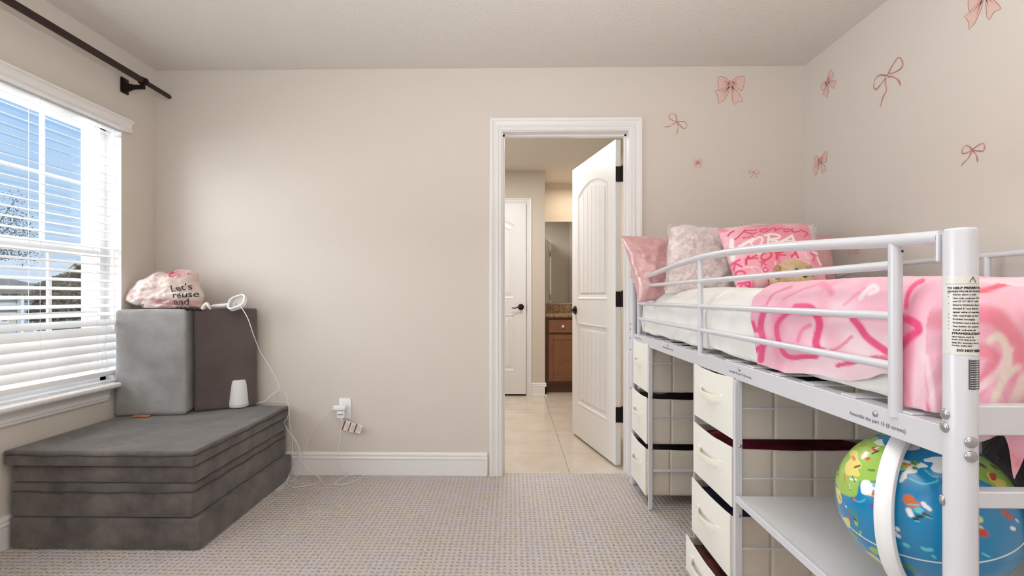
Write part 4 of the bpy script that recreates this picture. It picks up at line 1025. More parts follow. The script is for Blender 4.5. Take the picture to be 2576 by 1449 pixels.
fp = W(1808, 1449, X=.76); fz = W(1849, 1476, X=.69).z
pf = thing('picture_frame', (.77, 1.64, fz - .03), 'reddish brown carved wooden frame lying in the pulled-out lowest drawer', 'frame')
M_fr = mat('carved brown wood', '7a4a3a', .45)
def f(b):
    for y0, y1, x0, x1 in ((1.56, 1.585, .70, .86), (1.70, 1.725, .70, .86), (1.585, 1.70, .70, .72), (1.585, 1.70, .84, .86)): b.rbox((x0, y0, fz - .016), (x1, y1, fz + .004), .005, 2)
one('frame_bars', M_fr, f, pf, smooth=True)
def f(b):
    for cx, cy in ((.71, 1.572), (.71, 1.712), (.85, 1.572), (.85, 1.712)): b.lathe([(.016, .0045), (.015, .009), (.010, .010), (.009, .0075), (.005, .0075), (.004, .011)], (cx, cy, fz), 16)
one('corner_scroll', mat('dark carved wood', '5a3228', .4), f, pf, smooth=True)

# =================================================================== MATTRESS AND BEDDING
def drape(a, b_, rect, r, top):
    x0, x1, y0, y1 = rect
    dx = min(a - x0, 0) + max(a - x1, 0); dy = min(b_ - y0, 0) + max(b_ - y1, 0); L = math.hypot(dx, dy)
    cx = min(max(a, x0), x1); cy = min(max(b_, y0), y1)
    if L < 1e-9: return cx, cy, top, 0, 0, 0
    ux, uy = dx / L, dy / L; th = min(L / r, math.pi / 2); h = r * math.sin(th); d = r * (1 - math.cos(th)) + max(0, L - r * math.pi / 2)
    return cx + ux * h, cy + uy * h, top - d, ux, uy, d
RECT = (.815, 1.60, .875, 2.59); RR = .072; TOPZ = H + .030
mt = thing('mattress', (1.2, 1.7, zr1), 'white mattress lying on the loft bed under the bedding', 'mattress')
one('mattress_cover', mat('white mattress cloth', 'e9e8e4', .8), lambda b: b.rbox((.760, .815, zr1 + .004), (1.645, 2.65, TOPZ - .012), .05, 4), mt, smooth=True)
M_duv = mat('white duvet cloth', 'f3f1ec', .85, bump=('noise', 10, .45, .035), sheen=.2)
def duvet():
    A = np.arange(RECT[0] - .345, RECT[1] + .09, .0105); B = np.arange(RECT[2] - .20, RECT[3] + .11, .0105)
    P = np.zeros((len(A), len(B), 3))
    for i, a in enumerate(A):
        for j, b_ in enumerate(B):
            x, y, z, ux, uy, d = drape(a, b_, RECT, RR, TOPZ)
            t = min(d / .20, 1)
            out = .021 * math.sin(math.pi / 2 * min(d / .12, 1)) - .004 * max(0, (d - .17) / .06) ** 1
            wr = .010 * fbm(a * 4, b_ * 5 + a * 6, 1.3) + .008 * t * math.sin(b_ * 30 + 10 * d + 2.5 * fbm(b_ * 3, a * 2, 4)) * max(0, min(1, 1.3 - abs(t - .8) * 1.5))
            pil = .010 * math.sin((b_ - 1.0) * 7.5) * max(0, 1 - d * 6)
            if d > .222:                       # hem tucked in over the frame
                e = d - .222; z = TOPZ - .222 - e * .10; out -= e * .6
            hem = .008 * t * fbm(b_ * 5, .3, 2)
            k_ = 1 - .8 * min(1, max(0, (1.50 - b_) / .08)); wr *= k_; out -= .010 * (1 - k_)
            o = out + wr
            P[i, j] = (x + ux * o, y + uy * o, z - .006 * (1 - k_) + (wr + pil * .5 if ux == 0 else wr * .4) + hem)
    P[..., 0] = np.maximum(P[..., 0], np.where(P[..., 1] < 1.42, .728, .7175))
    P[..., 1] = np.maximum(P[..., 1], .790)
    P[..., 2] = np.maximum(P[..., 2], zr1 + .006 + .006 * np.abs(np.sin(P[..., 1] * 23)))
    return P
dv = thing('duvet', (1.2, 1.7, TOPZ), 'plain white duvet spread over the mattress of the loft bed', 'duvet')
grid_obj('duvet_cover', duvet(), M_duv, dv)

M_print = mat('printed plush throw', rough=.9, attr='print', bump=('noise', 420, .35, .002), sheen=.25)
PK = {k: np.array(lin(v)) for k, v in dict(base='f3b9cb', pale='fbdde4', mid='ee8fa9', hot='ec4f86', red='ea5f78', cream='f0ddd2', white='fdeff0', rose='e57f95').items()}
def cloud(Q, colors, sc_=(3, 3), seed=0):
    """soft marbled colour over 2D coords"""
    out = np.zeros((len(Q), 3)); 
    for i, (x, y) in enumerate(Q):
        n = noise.fractal(Vector((x * sc_[0] + seed, y * sc_[1], seed * .7)), 1., 2., 3) ; n2 = noise.noise(Vector((x * sc_[0] * 2 + 9 + n, y * sc_[1] * 2, seed)))
        c = colors[0] * 1.
        t = min(max(n * 1.6 + .1, 0), 1); c = c * (1 - t) + colors[1] * t
        t = min(max(n2 * 1.8 - .25, 0), 1); c = c * (1 - t) + colors[2] * t
        out[i] = c
    return out
def paint(col, Q, line, width, color, soft=.25, alpha=1.):
    d = seg_dist(Q, line); t = np.clip((width / 2 - d) / (width * soft) + .5, 0, 1)[:, None] * alpha
    col[:] = col * (1 - t) + color * t
def proj(P):
    P = np.asarray(P); x, y, z = P[:, 0], P[:, 1], P[:, 2] - H; d = y * _c - x * _s
    return np.stack([CXP + FPX * (x * _c + y * _s) / d, CYP - FPX * z / d], 1)
def throw():
    step = .0052
    A = np.arange(RECT[0] - .36, RECT[1] - .02, step); B = np.arange(RECT[2] - .40, 1.43, step)
    P = np.zeros((len(A), len(B), 3)); S = np.zeros((len(A), len(B), 2))
    for i, a in enumerate(A):
        for j, b0 in enumerate(B):
            # uneven outer hems
            af = max(a, -9); over = RECT[0] - a
            hemlen = float(np.interp(b0, (.80, .86, .90, .965, 1.16, 1.38), (.345, .33, .225, .238, .262, .272))) + .006 * math.sin(b0 * 26)
            if over > 0: a_ = RECT[0] - over * hemlen / .36
            else: a_ = a
            oy = RECT[2] - b0
            endlen = .27 + .10 * math.exp(-((a - .805) / .045) ** 2) + .012 * math.sin(a * 20)
            b_ = RECT[2] - oy * endlen / .40 if oy > 0 else b0
            b_ = b_ + (-.012 + .02 * math.sin(a * 11)) * max(0, (b0 - 1.3) / .13)
            x, y, z, ux, uy, d = drape(a_, b_, RECT, RR, TOPZ)
            t = min(d / .2, 1.)
            out = .021 * math.sin(math.pi / 2 * min(d / .12, 1)) + .006
            corner = abs(ux * uy) * 2
            fold = .012 * t * math.sin(b_ * 16 + 4 * fbm(b_ * 2, 3, 1) + 1) if abs(ux) > abs(uy) else .009 * t * math.sin(a_ * 26 + 3 * fbm(a_ * 2, 1, 5))
            fold += corner * t * .022 * math.sin(math.atan2(uy, ux) * 9)
            wr = .007 * fbm(a * 5, b0 * 5 + a * 3, 7) + .0018 * fbm(a * 25, b0 * 25, 2)
            o = out + fold * .6 + wr
            P[i, j] = (x + ux * o, y + uy * o, z + (.010 if d == 0 else .010 * (1 - t)) + wr + .010 * .5 * math.sin((b_ - 1.0) * 7.5) * max(0, 1 - d * 6))
    P[..., 0] = np.maximum(P[..., 0], .7125 + .003 * np.sin(P[..., 1] * 40))
    P[..., 1] = np.maximum(P[..., 1], .7605)
    inside = (P[..., 2] < zr1 + .012) & (P[..., 0] < .745) & (P[..., 1] > .80)
    P[..., 0] = np.where(P[..., 2] < zr1 + .004, np.maximum(P[..., 0], .742), P[..., 0])
    P[..., 2] = np.where((P[..., 1] > .80), np.maximum(P[..., 2], zr1 + .009), P[..., 2])
    Q3 = P.reshape(-1, 3)
    # unrolled coordinates: side face (Y, z), top (Y, x)
    Qg = np.stack(np.meshgrid(A, B, indexing='ij'), -1).reshape(-1, 2)
    col = cloud(Qg, [PK['base'], PK['pale'], PK['mid']], (3.2, 4.5), 3)
    PXY = proj(Q3); side = (Q3[:, 0] < .83) & (Q3[:, 1] > .80)
    cvt = lambda ln: [(1860 + x * .2622, 700 + y * .2622) for x, y in smooth_line(ln, 5)]
    strokes = [([(240, 300), (212, 400), (205, 480), (228, 600), (215, 700), (208, 785)], 62, 'hot'), ([(128, 430), (150, 490), (200, 495)], 50, 'hot'), ([(95, 715), (150, 700), (190, 665), (240, 650)], 42, 'hot'),
               ([(545, 280), (450, 345), (375, 420), (358, 500), (385, 620), (430, 720), (500, 760), (600, 755), (740, 750)], 48, 'hot'), ([(545, 280), (620, 275), (690, 290), (745, 360), (770, 440), (755, 520), (735, 620), (760, 690), (800, 700)], 75, 'hot'),
               ([(1090, 390), (1150, 460), (1220, 560), (1320, 640), (1440, 720)], 70, 'hot'), ([(945, 838), (1010, 820), (1090, 815), (1200, 775)], 42, 'hot'), ([(1270, 765), (1350, 760), (1440, 775)], 46, 'rose'),
               ([(1590, 390), (1690, 430), (1720, 500), (1640, 560), (1560, 640), (1490, 740)], 80, 'hot'), ([(1600, 270), (1605, 200), (1640, 110), (1700, 50), (1760, 20)], 45, 'hot'),
               ([(870, 700), (960, 660), (1080, 560)], 26, 'rose'), ([(560, 600), (600, 500), (680, 450)], 40, 'mid')]
    for ln, w, c in strokes:
        cs = col[side].copy(); paint(cs, PXY[side], cvt(ln), w * .2622 * 1.0, PK[c], .22); col[side] = cs
    for ln, w, c in [([(1160, 190), (1230, 110), (1290, 70), (1325, 110), (1250, 150)], 40, 'white'), ([(800, 60), (850, 90), (880, 140)], 70, 'mid'), ([(260, 250), (330, 150), (500, 80)], 24, 'rose'), ([(420, 200), (600, 110), (760, 60)], 18, 'mid'), ([(1000, 260), (1080, 190), (1200, 90)], 18, 'mid')]:
        # on the rounded crest
        cs = (Q3[:, 0] < .95) & (Q3[:, 1] > .80)
        cc = col[cs].copy(); paint(cc, PXY[cs], cvt(ln), w * .2622, PK[c], .5, .85); col[cs] = cc
    # hanging end, seen beyond the post
    end = (Q3[:, 1] < .83)
    QE = Q3[:, [0, 2]][end]; ce = cloud(QE, [PK['base'], PK['mid'], PK['rose']], (7, 6), 8)
    def pe(line): return smooth_line(line, 5)
    PE = PXY[end]
    for ln, w, c, al in [([(2300, 700), (2290, 800), (2310, 960), (2350, 1060)], 10, 'rose', .8), ([(2330, 900), (2345, 990), (2350, 1050)], 14, 'pale', .9), ([(2280, 760), (2275, 830), (2300, 1000)], 18, 'base', .6),
                         ([(2457, 733), (2490, 727), (2530, 713), (2580, 698)], 14, 'red', 1), ([(2470, 790), (2510, 800), (2550, 850), (2570, 900)], 46, 'red', .6), ([(2465, 880), (2500, 900), (2480, 950), (2455, 985)], 34, 'red', .55),
                         ([(2455, 985), (2490, 955), (2520, 925), (2540, 880)], 20, 'pale', .8), ([(2492, 855), (2512, 845), (2530, 870), (2536, 910), (2525, 950), (2500, 1010)], 20, 'cream', 1), ([(2520, 960), (2550, 930), (2562, 925)], 16, 'cream', 1), ([(2576, 950), (2560, 990), (2545, 1020)], 26, 'cream', .8),
                         ([(2470, 1100), (2500, 1130), (2540, 1160)], 30, 'pale', .7), ([(2500, 1100), (2520, 1140)], 10, 'rose', .9), ([(2540, 1150), (2560, 1165)], 26, 'red', .5)]:
        paint(ce, PE, pe(ln), w, PK[c], .35, al)
    col[end] = ce
    return P, col.reshape(P.shape)
th = thing('throw_blanket', (1.1, 1.0, TOPZ), 'pink plush throw printed with hot pink letters, draped over the near half of the bed', 'blanket')
P_, C_ = throw(); P_[..., 0] = np.maximum(P_[..., 0], .7115); grid_obj('plush_fabric', P_, M_print, th, colors=C_)

# ---------------------------------------------------------------- pillows
def pillow_pts(TL, TR, BR, BL, thick, n=70, pinch=.07, wr=.006, seed=0, wf=5., nhint=(-.2, -1, .15)):
    TL, TR, BR, BL = map(Vector, (TL, TR, BR, BL)); nrm = (TR - TL).cross(BL - TL).normalized()
    if nrm.dot(Vector(nhint)) < 0: nrm = -nrm
    side = []
    for sg in (1, -1):
        P = np.zeros((n + 1, n + 1, 3))
        for i in range(n + 1):
            for j in range(n + 1):
                u, v = -1 + 2 * i / n, -1 + 2 * j / n
                uu = u * (1 - pinch * (1 - v * v)); vv = v * (1 - pinch * (1 - u * u))
                p = TL.lerp(TR, (uu + 1) / 2).lerp(BL.lerp(BR, (uu + 1) / 2), (vv + 1) / 2)
                e = (1 - u ** 4) * (1 - v ** 4); h = thick / 2 * max(e, 0) ** .55
                w = wr * fbm(u * wf / 2 + seed, v * wf / 2, seed) * min(1, e * 3)
                P[i, j] = p + nrm * (sg * (h + (w if sg > 0 else 0)))
        side.append(P)
    return side
def pillow(label, cat, TL, TR, BR, BL, thick, m, group=None, colfn=None, n=70, fur=None, **k):
    c = (Vector(TL) + Vector(TR) + Vector(BR) + Vector(BL)) / 4
    t = thing('pillow', tuple(c), label, cat, group); F, Bk = pillow_pts(TL, TR, BR, BL, thick, n, **k)
    N1 = F.shape[0]; b = MB(); b.v = [tuple(p) for p in np.vstack([F.reshape(-1, 3), Bk.reshape(-1, 3)])]; q = N1 * N1
    for i in range(N1 - 1):
        for j in range(N1 - 1):
            a = i * N1 + j; b.f.append((a, a + N1, a + N1 + 1, a + 1)); b.f.append((q + a, q + a + 1, q + a + N1 + 1, q + a + N1))
    b.m = [0] * len(b.f); o = b.build('pillow_cover', m, t, smooth='all', fix=True)
    if colfn is not None:
        uv = np.stack(np.meshgrid(np.linspace(0, 1, N1), np.linspace(0, 1, N1), indexing='ij'), -1).reshape(-1, 2); c0 = colfn(uv, proj(F.reshape(-1, 3))); set_colors(o, np.vstack([c0, c0]))
    if fur:
        nn, ln, fm = fur; rnd = random.Random(5); vs = []; fs = []
        G = F; 
        for _ in range(nn):
            i = rnd.random() * (N1 - 2); j = rnd.random() * (N1 - 2)
            if rnd.random() < .25: j = rnd.random() * 1.5
            if rnd.random() < .15: i = rnd.choice((rnd.random(), N1 - 2 - rnd.random()))
            i0, j0 = int(i), int(j); p = Vector(G[i0, j0]) + (Vector(G[i0 + 1, j0]) - Vector(G[i0, j0])) * (i - i0) + (Vector(G[i0, j0 + 1]) - Vector(G[i0, j0])) * (j - j0)
            nr = (Vector(G[i0 + 1, j0]) - Vector(G[i0, j0])).cross(Vector(G[i0, j0 + 1]) - Vector(G[i0, j0])); nr = nr.normalized() if nr.length else Vector((0, -1, 0))
            if nr.y > 0: nr = -nr
            fl_ = Vector((fbm(i * .09, j * .09, 2) * 2, 0, fbm(i * .09, j * .09, 9) * 2 + .3)); d = (nr * .6 + fl_ + Vector((rnd.gauss(0, .3), rnd.gauss(0, .3), rnd.gauss(0, .3)))).normalized() * ln * rnd.uniform(.6, 1.2)
            w = d.cross(Vector((rnd.gauss(0, 1), rnd.gauss(0, 1), rnd.gauss(0, 1)))).normalized() * .0011; k = len(vs); vs += [p - w, p + w, p + d]; fs.append((k, k + 1, k + 2))
        b = MB(); b.add(vs, fs); b.build('fur', fm, t, fix=False)['kind'] = 'stuff'
    return t
M_satin = mat('rose satin', 'd9a6a6', .22, sheen=.3, spec=.9, bump=('noise', 7, .12, .02)); M_furp = mat('pale pink plush', 'f9e8e7', .9, var=(12, 'fdf5f4', 4), sheen=.4)
M_furh = mat('pale pink plush hair', 'fff3f1', .8, sheen=.4)
pillow('rose pink satin pillow poking through the far end of the guard rail', 'pillow', W(1562, 592, Y=2.52), W(1775, 598, Y=2.60), W(1775, 748, Y=2.45), W(1607, 762, Y=2.42), .13, M_satin, 'pillows heaped at the head of the bed', pinch=.05, wr=.022, seed=4, wf=4)
pillow('pale pink fluffy pillow left of the printed pillow', 'pillow', W(1684, 570, Y=2.38), W(1845, 584, Y=2.42), W(1856, 738, Y=2.22), W(1672, 738, Y=2.20), .13, M_furp, 'pillows heaped at the head of the bed', pinch=.03, wr=.012, seed=2, wf=9, fur=(20000, .014, M_furh))
pillow('pale pink fluffy pillow mostly hidden behind the printed pillow', 'pillow', W(1862, 566, Y=2.50), W(2052, 570, Y=2.50), W(2052, 710, Y=2.40), W(1862, 720, Y=2.38), .10, M_furp, 'pillows heaped at the head of the bed', pinch=.06, wr=.01, seed=6, wf=9, fur=(9000, .014, M_furh))
pillow('rose satin pillow in the corner behind the plush dog', 'pillow', W(1960, 588, Y=2.60), W(2090, 590, Y=2.56), W(2102, 706, Y=2.44), W(1960, 706, Y=2.46), .09, M_satin, 'pillows heaped at the head of the bed', pinch=.06, wr=.012, seed=8, wf=3.5)
# printed pillow
KT = [(1805, 577), (2030, 566), (2078, 700), (1857, 730)]
def kuv(x, y):
    """zoomed picture coords -> pillow uv by inverse bilinear"""
    X, Y_ = 1800 + x * .1242, 560 + y * .1242
    u, v = .5, .5
    for _ in range(12):
        a = np.array(KT[0]) * (1 - u) * (1 - v) + np.array(KT[1]) * u * (1 - v) + np.array(KT[2]) * u * v + np.array(KT[3]) * (1 - u) * v
        du = (np.array(KT[1]) - KT[0]) * (1 - v) + (np.array(KT[2]) - KT[3]) * v; dv_ = (np.array(KT[3]) - KT[0]) * (1 - u) + (np.array(KT[2]) - KT[1]) * u
        J = np.array([du, dv_]).T; s_ = np.linalg.solve(J, np.array([X, Y_]) - a); u += s_[0]; v += s_[1]
    return u, v
def kora(uv, Q):
    col = cloud(uv * np.array([1, 1]), [np.array(lin('ee94a9')), np.array(lin('f5c2d0')), np.array(lin('e8718d'))], (3, 3), 12)
    rd, hot, wt_, pk2 = np.array(lin('e0455f')), np.array(lin('ec4f86')), np.array(lin('fbeeee')), np.array(lin('f7cfd8'))
    def S(ln, w, c, al=1., sm=True):
        L = [(1800 + p[0] * .1242, 560 + p[1] * .1242) for p in (smooth_line(ln, 5) if sm else ln)]; paint(col, Q, L, w * .1242 * 1.1, c, .25, al)
    # script word across the top
    S([(610, 150), (520, 230), (440, 310), (380, 350)], 26, rd); S([(830, 150), (650, 160), (560, 180), (640, 200), (740, 225), (850, 200)], 18, rd)
    S([(1050, 130), (940, 140), (900, 180), (990, 195), (1070, 160), (1100, 130)], 20, rd); S([(1100, 130), (1220, 110), (1200, 170), (1290, 125), (1370, 115)], 20, rd)
    S([(1500, 130), (1400, 140), (1390, 180), (1480, 180), (1560, 120), (1550, 180), (1640, 190), (1700, 170)], 20, rd); S([(1720, 150), (1860, 210), (1800, 290)], 26, rd)
    S([(370, 170), (300, 210), (250, 270)], 30, rd)
    # small KORA
    S([(545, 290), (570, 325)], 12, rd, sm=False); S([(620, 290), (570, 305), (640, 325)], 10, rd, sm=False); S([(660, 280), (700, 290), (680, 310), (650, 295), (660, 280)], 10, rd); S([(720, 260), (740, 300)], 10, rd, sm=False); S([(720, 260), (770, 265), (740, 280), (790, 290)], 10, rd, sm=False); S([(850, 270), (880, 235), (930, 255)], 12, rd, sm=False)
    # big white KORA
    S([(330, 370), (320, 470), (345, 560), (345, 740)], 90, wt_, sm=False); S([(760, 340), (640, 400), (480, 490)], 60, wt_, sm=False); S([(480, 490), (620, 560), (900, 620)], 40, wt_, sm=False)
    S([(780, 350), (900, 290), (950, 340), (900, 450), (800, 480), (720, 420), (780, 350)], 30, wt_); S([(1080, 260), (1060, 420), (1040, 460)], 46, wt_, sm=False); S([(1000, 260), (1130, 230), (1290, 260), (1280, 310), (1100, 340), (1240, 370), (1250, 400), (1130, 420)], 34, wt_)
    S([(1300, 400), (1420, 340), (1550, 260), (1600, 400)], 46, wt_, sm=False); S([(1390, 360), (1600, 365)], 24, wt_, sm=False)
    # red KORA
    S([(670, 690), (620, 760), (620, 840)], 50, rd, sm=False); S([(830, 660), (670, 740), (850, 715)], 26, rd, sm=False); S([(1040, 590), (950, 650), (930, 720), (1000, 760), (1110, 700), (1130, 620), (1040, 590)], 34, rd)
    S([(1250, 580), (1240, 730)], 46, rd, sm=False); S([(1210, 620), (1380, 580), (1250, 650), (1420, 660)], 24, rd, sm=False); S([(1540, 700), (1620, 590), (1670, 710)], 34, rd, sm=False); S([(1500, 655), (1650, 650)], 18, rd, sm=False)
    # left column
    S([(300, 860), (490, 750)], 36, hot, sm=False); S([(400, 800), (370, 980)], 36, hot, sm=False); S([(400, 830), (530, 890)], 40, hot, sm=False); S([(420, 1090), (410, 1020), (500, 980), (590, 1010), (600, 1090)], 40, hot)
    S([(460, 1240), (690, 1200), (690, 1310)], 44, hot, sm=False); S([(560, 1230), (470, 1340)], 40, hot, sm=False); S([(560, 1230), (700, 1320)], 36, hot, sm=False)
    # middle column
    S([(900, 800), (1010, 790)], 26, hot, sm=False); S([(950, 800), (930, 880)], 26, hot, sm=False); S([(950, 820), (1030, 860)], 24, hot, sm=False); S([(1010, 900), (960, 950), (1010, 1000), (1070, 960), (1010, 900)], 24, hot); S([(1075, 1180), (1110, 1240), (1170, 1180)], 30, rd, sm=False)
    # pale marks
    S([(140, 220), (110, 300), (180, 310), (250, 320)], 18, pk2); S([(230, 410), (180, 500)], 18, pk2, sm=False); S([(150, 440), (210, 470), (280, 500)], 16, pk2); S([(610, 910), (760, 890), (870, 920)], 22, pk2); S([(700, 900), (780, 960), (800, 1030)], 22, pk2); S([(880, 930), (960, 1010), (1000, 1090)], 18, pk2)
    S([(1240, 830), (1200, 790), (1230, 870), (1310, 840)], 14, pk2); S([(1820, 600), (1850, 700), (1920, 730)], 24, pk2); S([(1890, 820), (1990, 900), (1900, 870), (1890, 820)], 16, pk2); S([(1920, 620), (2000, 680), (1980, 770)], 24, rd); S([(1980, 590), (2060, 640)], 30, wt_); S([(2060, 700), (2090, 780), (2130, 860)], 30, wt_)
    S([(800, 1210), (1000, 1200), (1000, 1170)], 16, pk2)
    return col
M_kora = mat('printed satin pillowcase', rough=.55, attr='print', sheen=.2)
pillow('square pillow printed with red and white name lettering on pink', 'pillow', W(*KT[0], Y=2.22), W(*KT[1], Y=2.26), W(2078, 706, Y=2.03), W(1856, 734, Y=2.00), .14, M_kora, 'pillows heaped at the head of the bed', colfn=kora, n=230, pinch=.035, wr=.006, seed=3, wf=5)

# plush dog
pd = W(1996, 690, Y=1.86); dg_ = thing('plush_dog', (pd.x, pd.y, TOPZ + .02), 'cream plush toy dog peeking over the pink throw against the printed pillow', 'plush toy')
M_plush = mat('cream plush fur', 'd9bf97', .95, bump=('noise', 160, .8, .006), var=(40, 'e8d3ae', 4), sheen=.5); M_brownp = mat('tan plush fur', 'b08a68', .95, bump=('noise', 160, .7, .005))
def blob(b, c, r, seed=0, n=28, amp=.05):
    vs = []; fs = []; m = n // 2
    for i in range(m + 1):
        for j in range(n):
            ph = math.pi * i / m; a = 2 * math.pi * j / n; d = Vector((math.sin(ph) * math.cos(a), math.sin(ph) * math.sin(a), math.cos(ph)))
            k = 1 + amp * fbm(d.x * 4 + seed, d.y * 4, d.z * 4); vs.append((c[0] + d.x * r[0] * k, c[1] + d.y * r[1] * k, c[2] + d.z * r[2] * k))
    for i in range(m):
        for j in range(n): fs.append((i * n + j, i * n + (j + 1) % n, (i + 1) * n + (j + 1) % n, (i + 1) * n + j))
    b.add(vs, fs)
hc = Vector((pd.x, pd.y, W(1992, 690, Y=1.86).z))
one('head', M_plush, lambda b: (blob(b, hc, (.060, .055, .052)), blob(b, hc + Vector((.045, .10, -.02)), (.07, .10, .05), 3)), dg_, smooth='all')
one('muzzle', M_plush, lambda b: blob(b, hc + Vector((-.006, -.050, -.018)), (.034, .030, .026), 5), dg_, smooth='all')
one('eye_patch', M_brownp, lambda b: blob(b, hc + Vector((.028, -.036, .004)), (.026, .022, .024), 7), dg_, smooth='all')
for dx in (-.020, .024): one('eye', mat('black glass eye', '0c0a0a', .05, coat=1.), lambda b: blob(b, hc + Vector((dx, -.054 if dx < 0 else -.057, .012)), (.0085, .0055, .0095), 0, 14, 0), dg_, smooth='all')
one('nose', mat('brown toy nose', '4c2e25', .3), lambda b: blob(b, hc + Vector((-.004, -.080, -.010)), (.009, .006, .007), 0, 14, 0), dg_, smooth='all')
for dx, m_ in ((-.064, M_brownp), (.060, M_brownp)): one('ear', m_, lambda b: blob(b, hc + Vector((dx, -.004, .008)), (.016, .012, .030), 11), dg_, smooth='all')
rnd = random.Random(2); vs = []; fs = []
for _ in range(9000):
    d = Vector((rnd.gauss(0, 1), rnd.gauss(0, 1), rnd.gauss(0, 1))).normalized()
    if d.y > .3: continue
    c0, r0 = (hc, (.060, .055, .052)) if rnd.random() < .75 else (hc + Vector((-.006, -.050, -.018)), (.034, .030, .026))
    p = c0 + Vector((d.x * r0[0], d.y * r0[1], d.z * r0[2])) * .99
    if (p - (hc + Vector((-.020, -.054, .012)))).length < .011 or (p - (hc + Vector((.024, -.057, .012)))).length < .02: continue
    e = (d + Vector((rnd.gauss(0, .4), rnd.gauss(0, .4), rnd.gauss(0, .4)))).normalized() * .009; w = e.cross(Vector((rnd.gauss(0, 1), 1, 0))).normalized() * .0006; k = len(vs); vs += [p - w, p + w, p + e]; fs.append((k, k + 1, k + 2))
b = MB(); b.add(vs, fs); b.build('fur', mat('cream plush hair', 'e6cfa6', .9), dg_, fix=False)['kind'] = 'stuff'

# =================================================================== GLOBE
GC = Vector((.806, .935, H - .408)); GR = .1415
gl = thing('globe', (GC.x, GC.y, zs0), 'illustrated blue and green world globe with white meridian arm on the desk shelf', 'globe')
def sph(px, py, R=GR):
    r = ray(px, py); o = Vector((0, 0, H)) - GC; a = r.dot(r); bq = 2 * r.dot(o); c = o.dot(o) - R * R; D = bq * bq - 4 * a * c
    t = (-bq - math.sqrt(max(D, 0))) / (2 * a); return (Vector((0, 0, H)) + r * t - GC).normalized()
eq = [sph(*p) for p in ((2115, 1296), (2154, 1340), (2210, 1374), (2248, 1389), (2306, 1406), (2359, 1415.6), (2454, 1417), (2521, 1401))]
Me = np.array([tuple(q) for q in eq]); ctr = Me.mean(0); _, _, vt = np.linalg.svd(Me - ctr); axis = Vector(vt[2]); axis = axis if axis.z > 0 else -axis; koff = float(ctr @ np.array(axis))
vdir = (Vector((0, 0, H)) - GC).normalized(); e1 = vdir.cross(Vector((0, 0, 1))).normalized(); e2 = e1.cross(vdir)
if e1.x < 0: e1, e2 = -e1, e1.cross(vdir) * 1
e2 = Vector((0, 0, 1)) - vdir * vdir.z; e2.normalize(); e1 = e2.cross(vdir).normalized()
def st2(d): k = 1 / (1 + max(d.dot(vdir), -.95)); return (d.dot(e1) * k, d.dot(e2) * k)
def gp(x, y): return st2(sph(2090 + x * .2546, 1080 + y * .2546))       # from the left crop
def gq(x, y): return st2(sph(2360 + x * .2683, 1060 + y * .2683))       # from the right crop
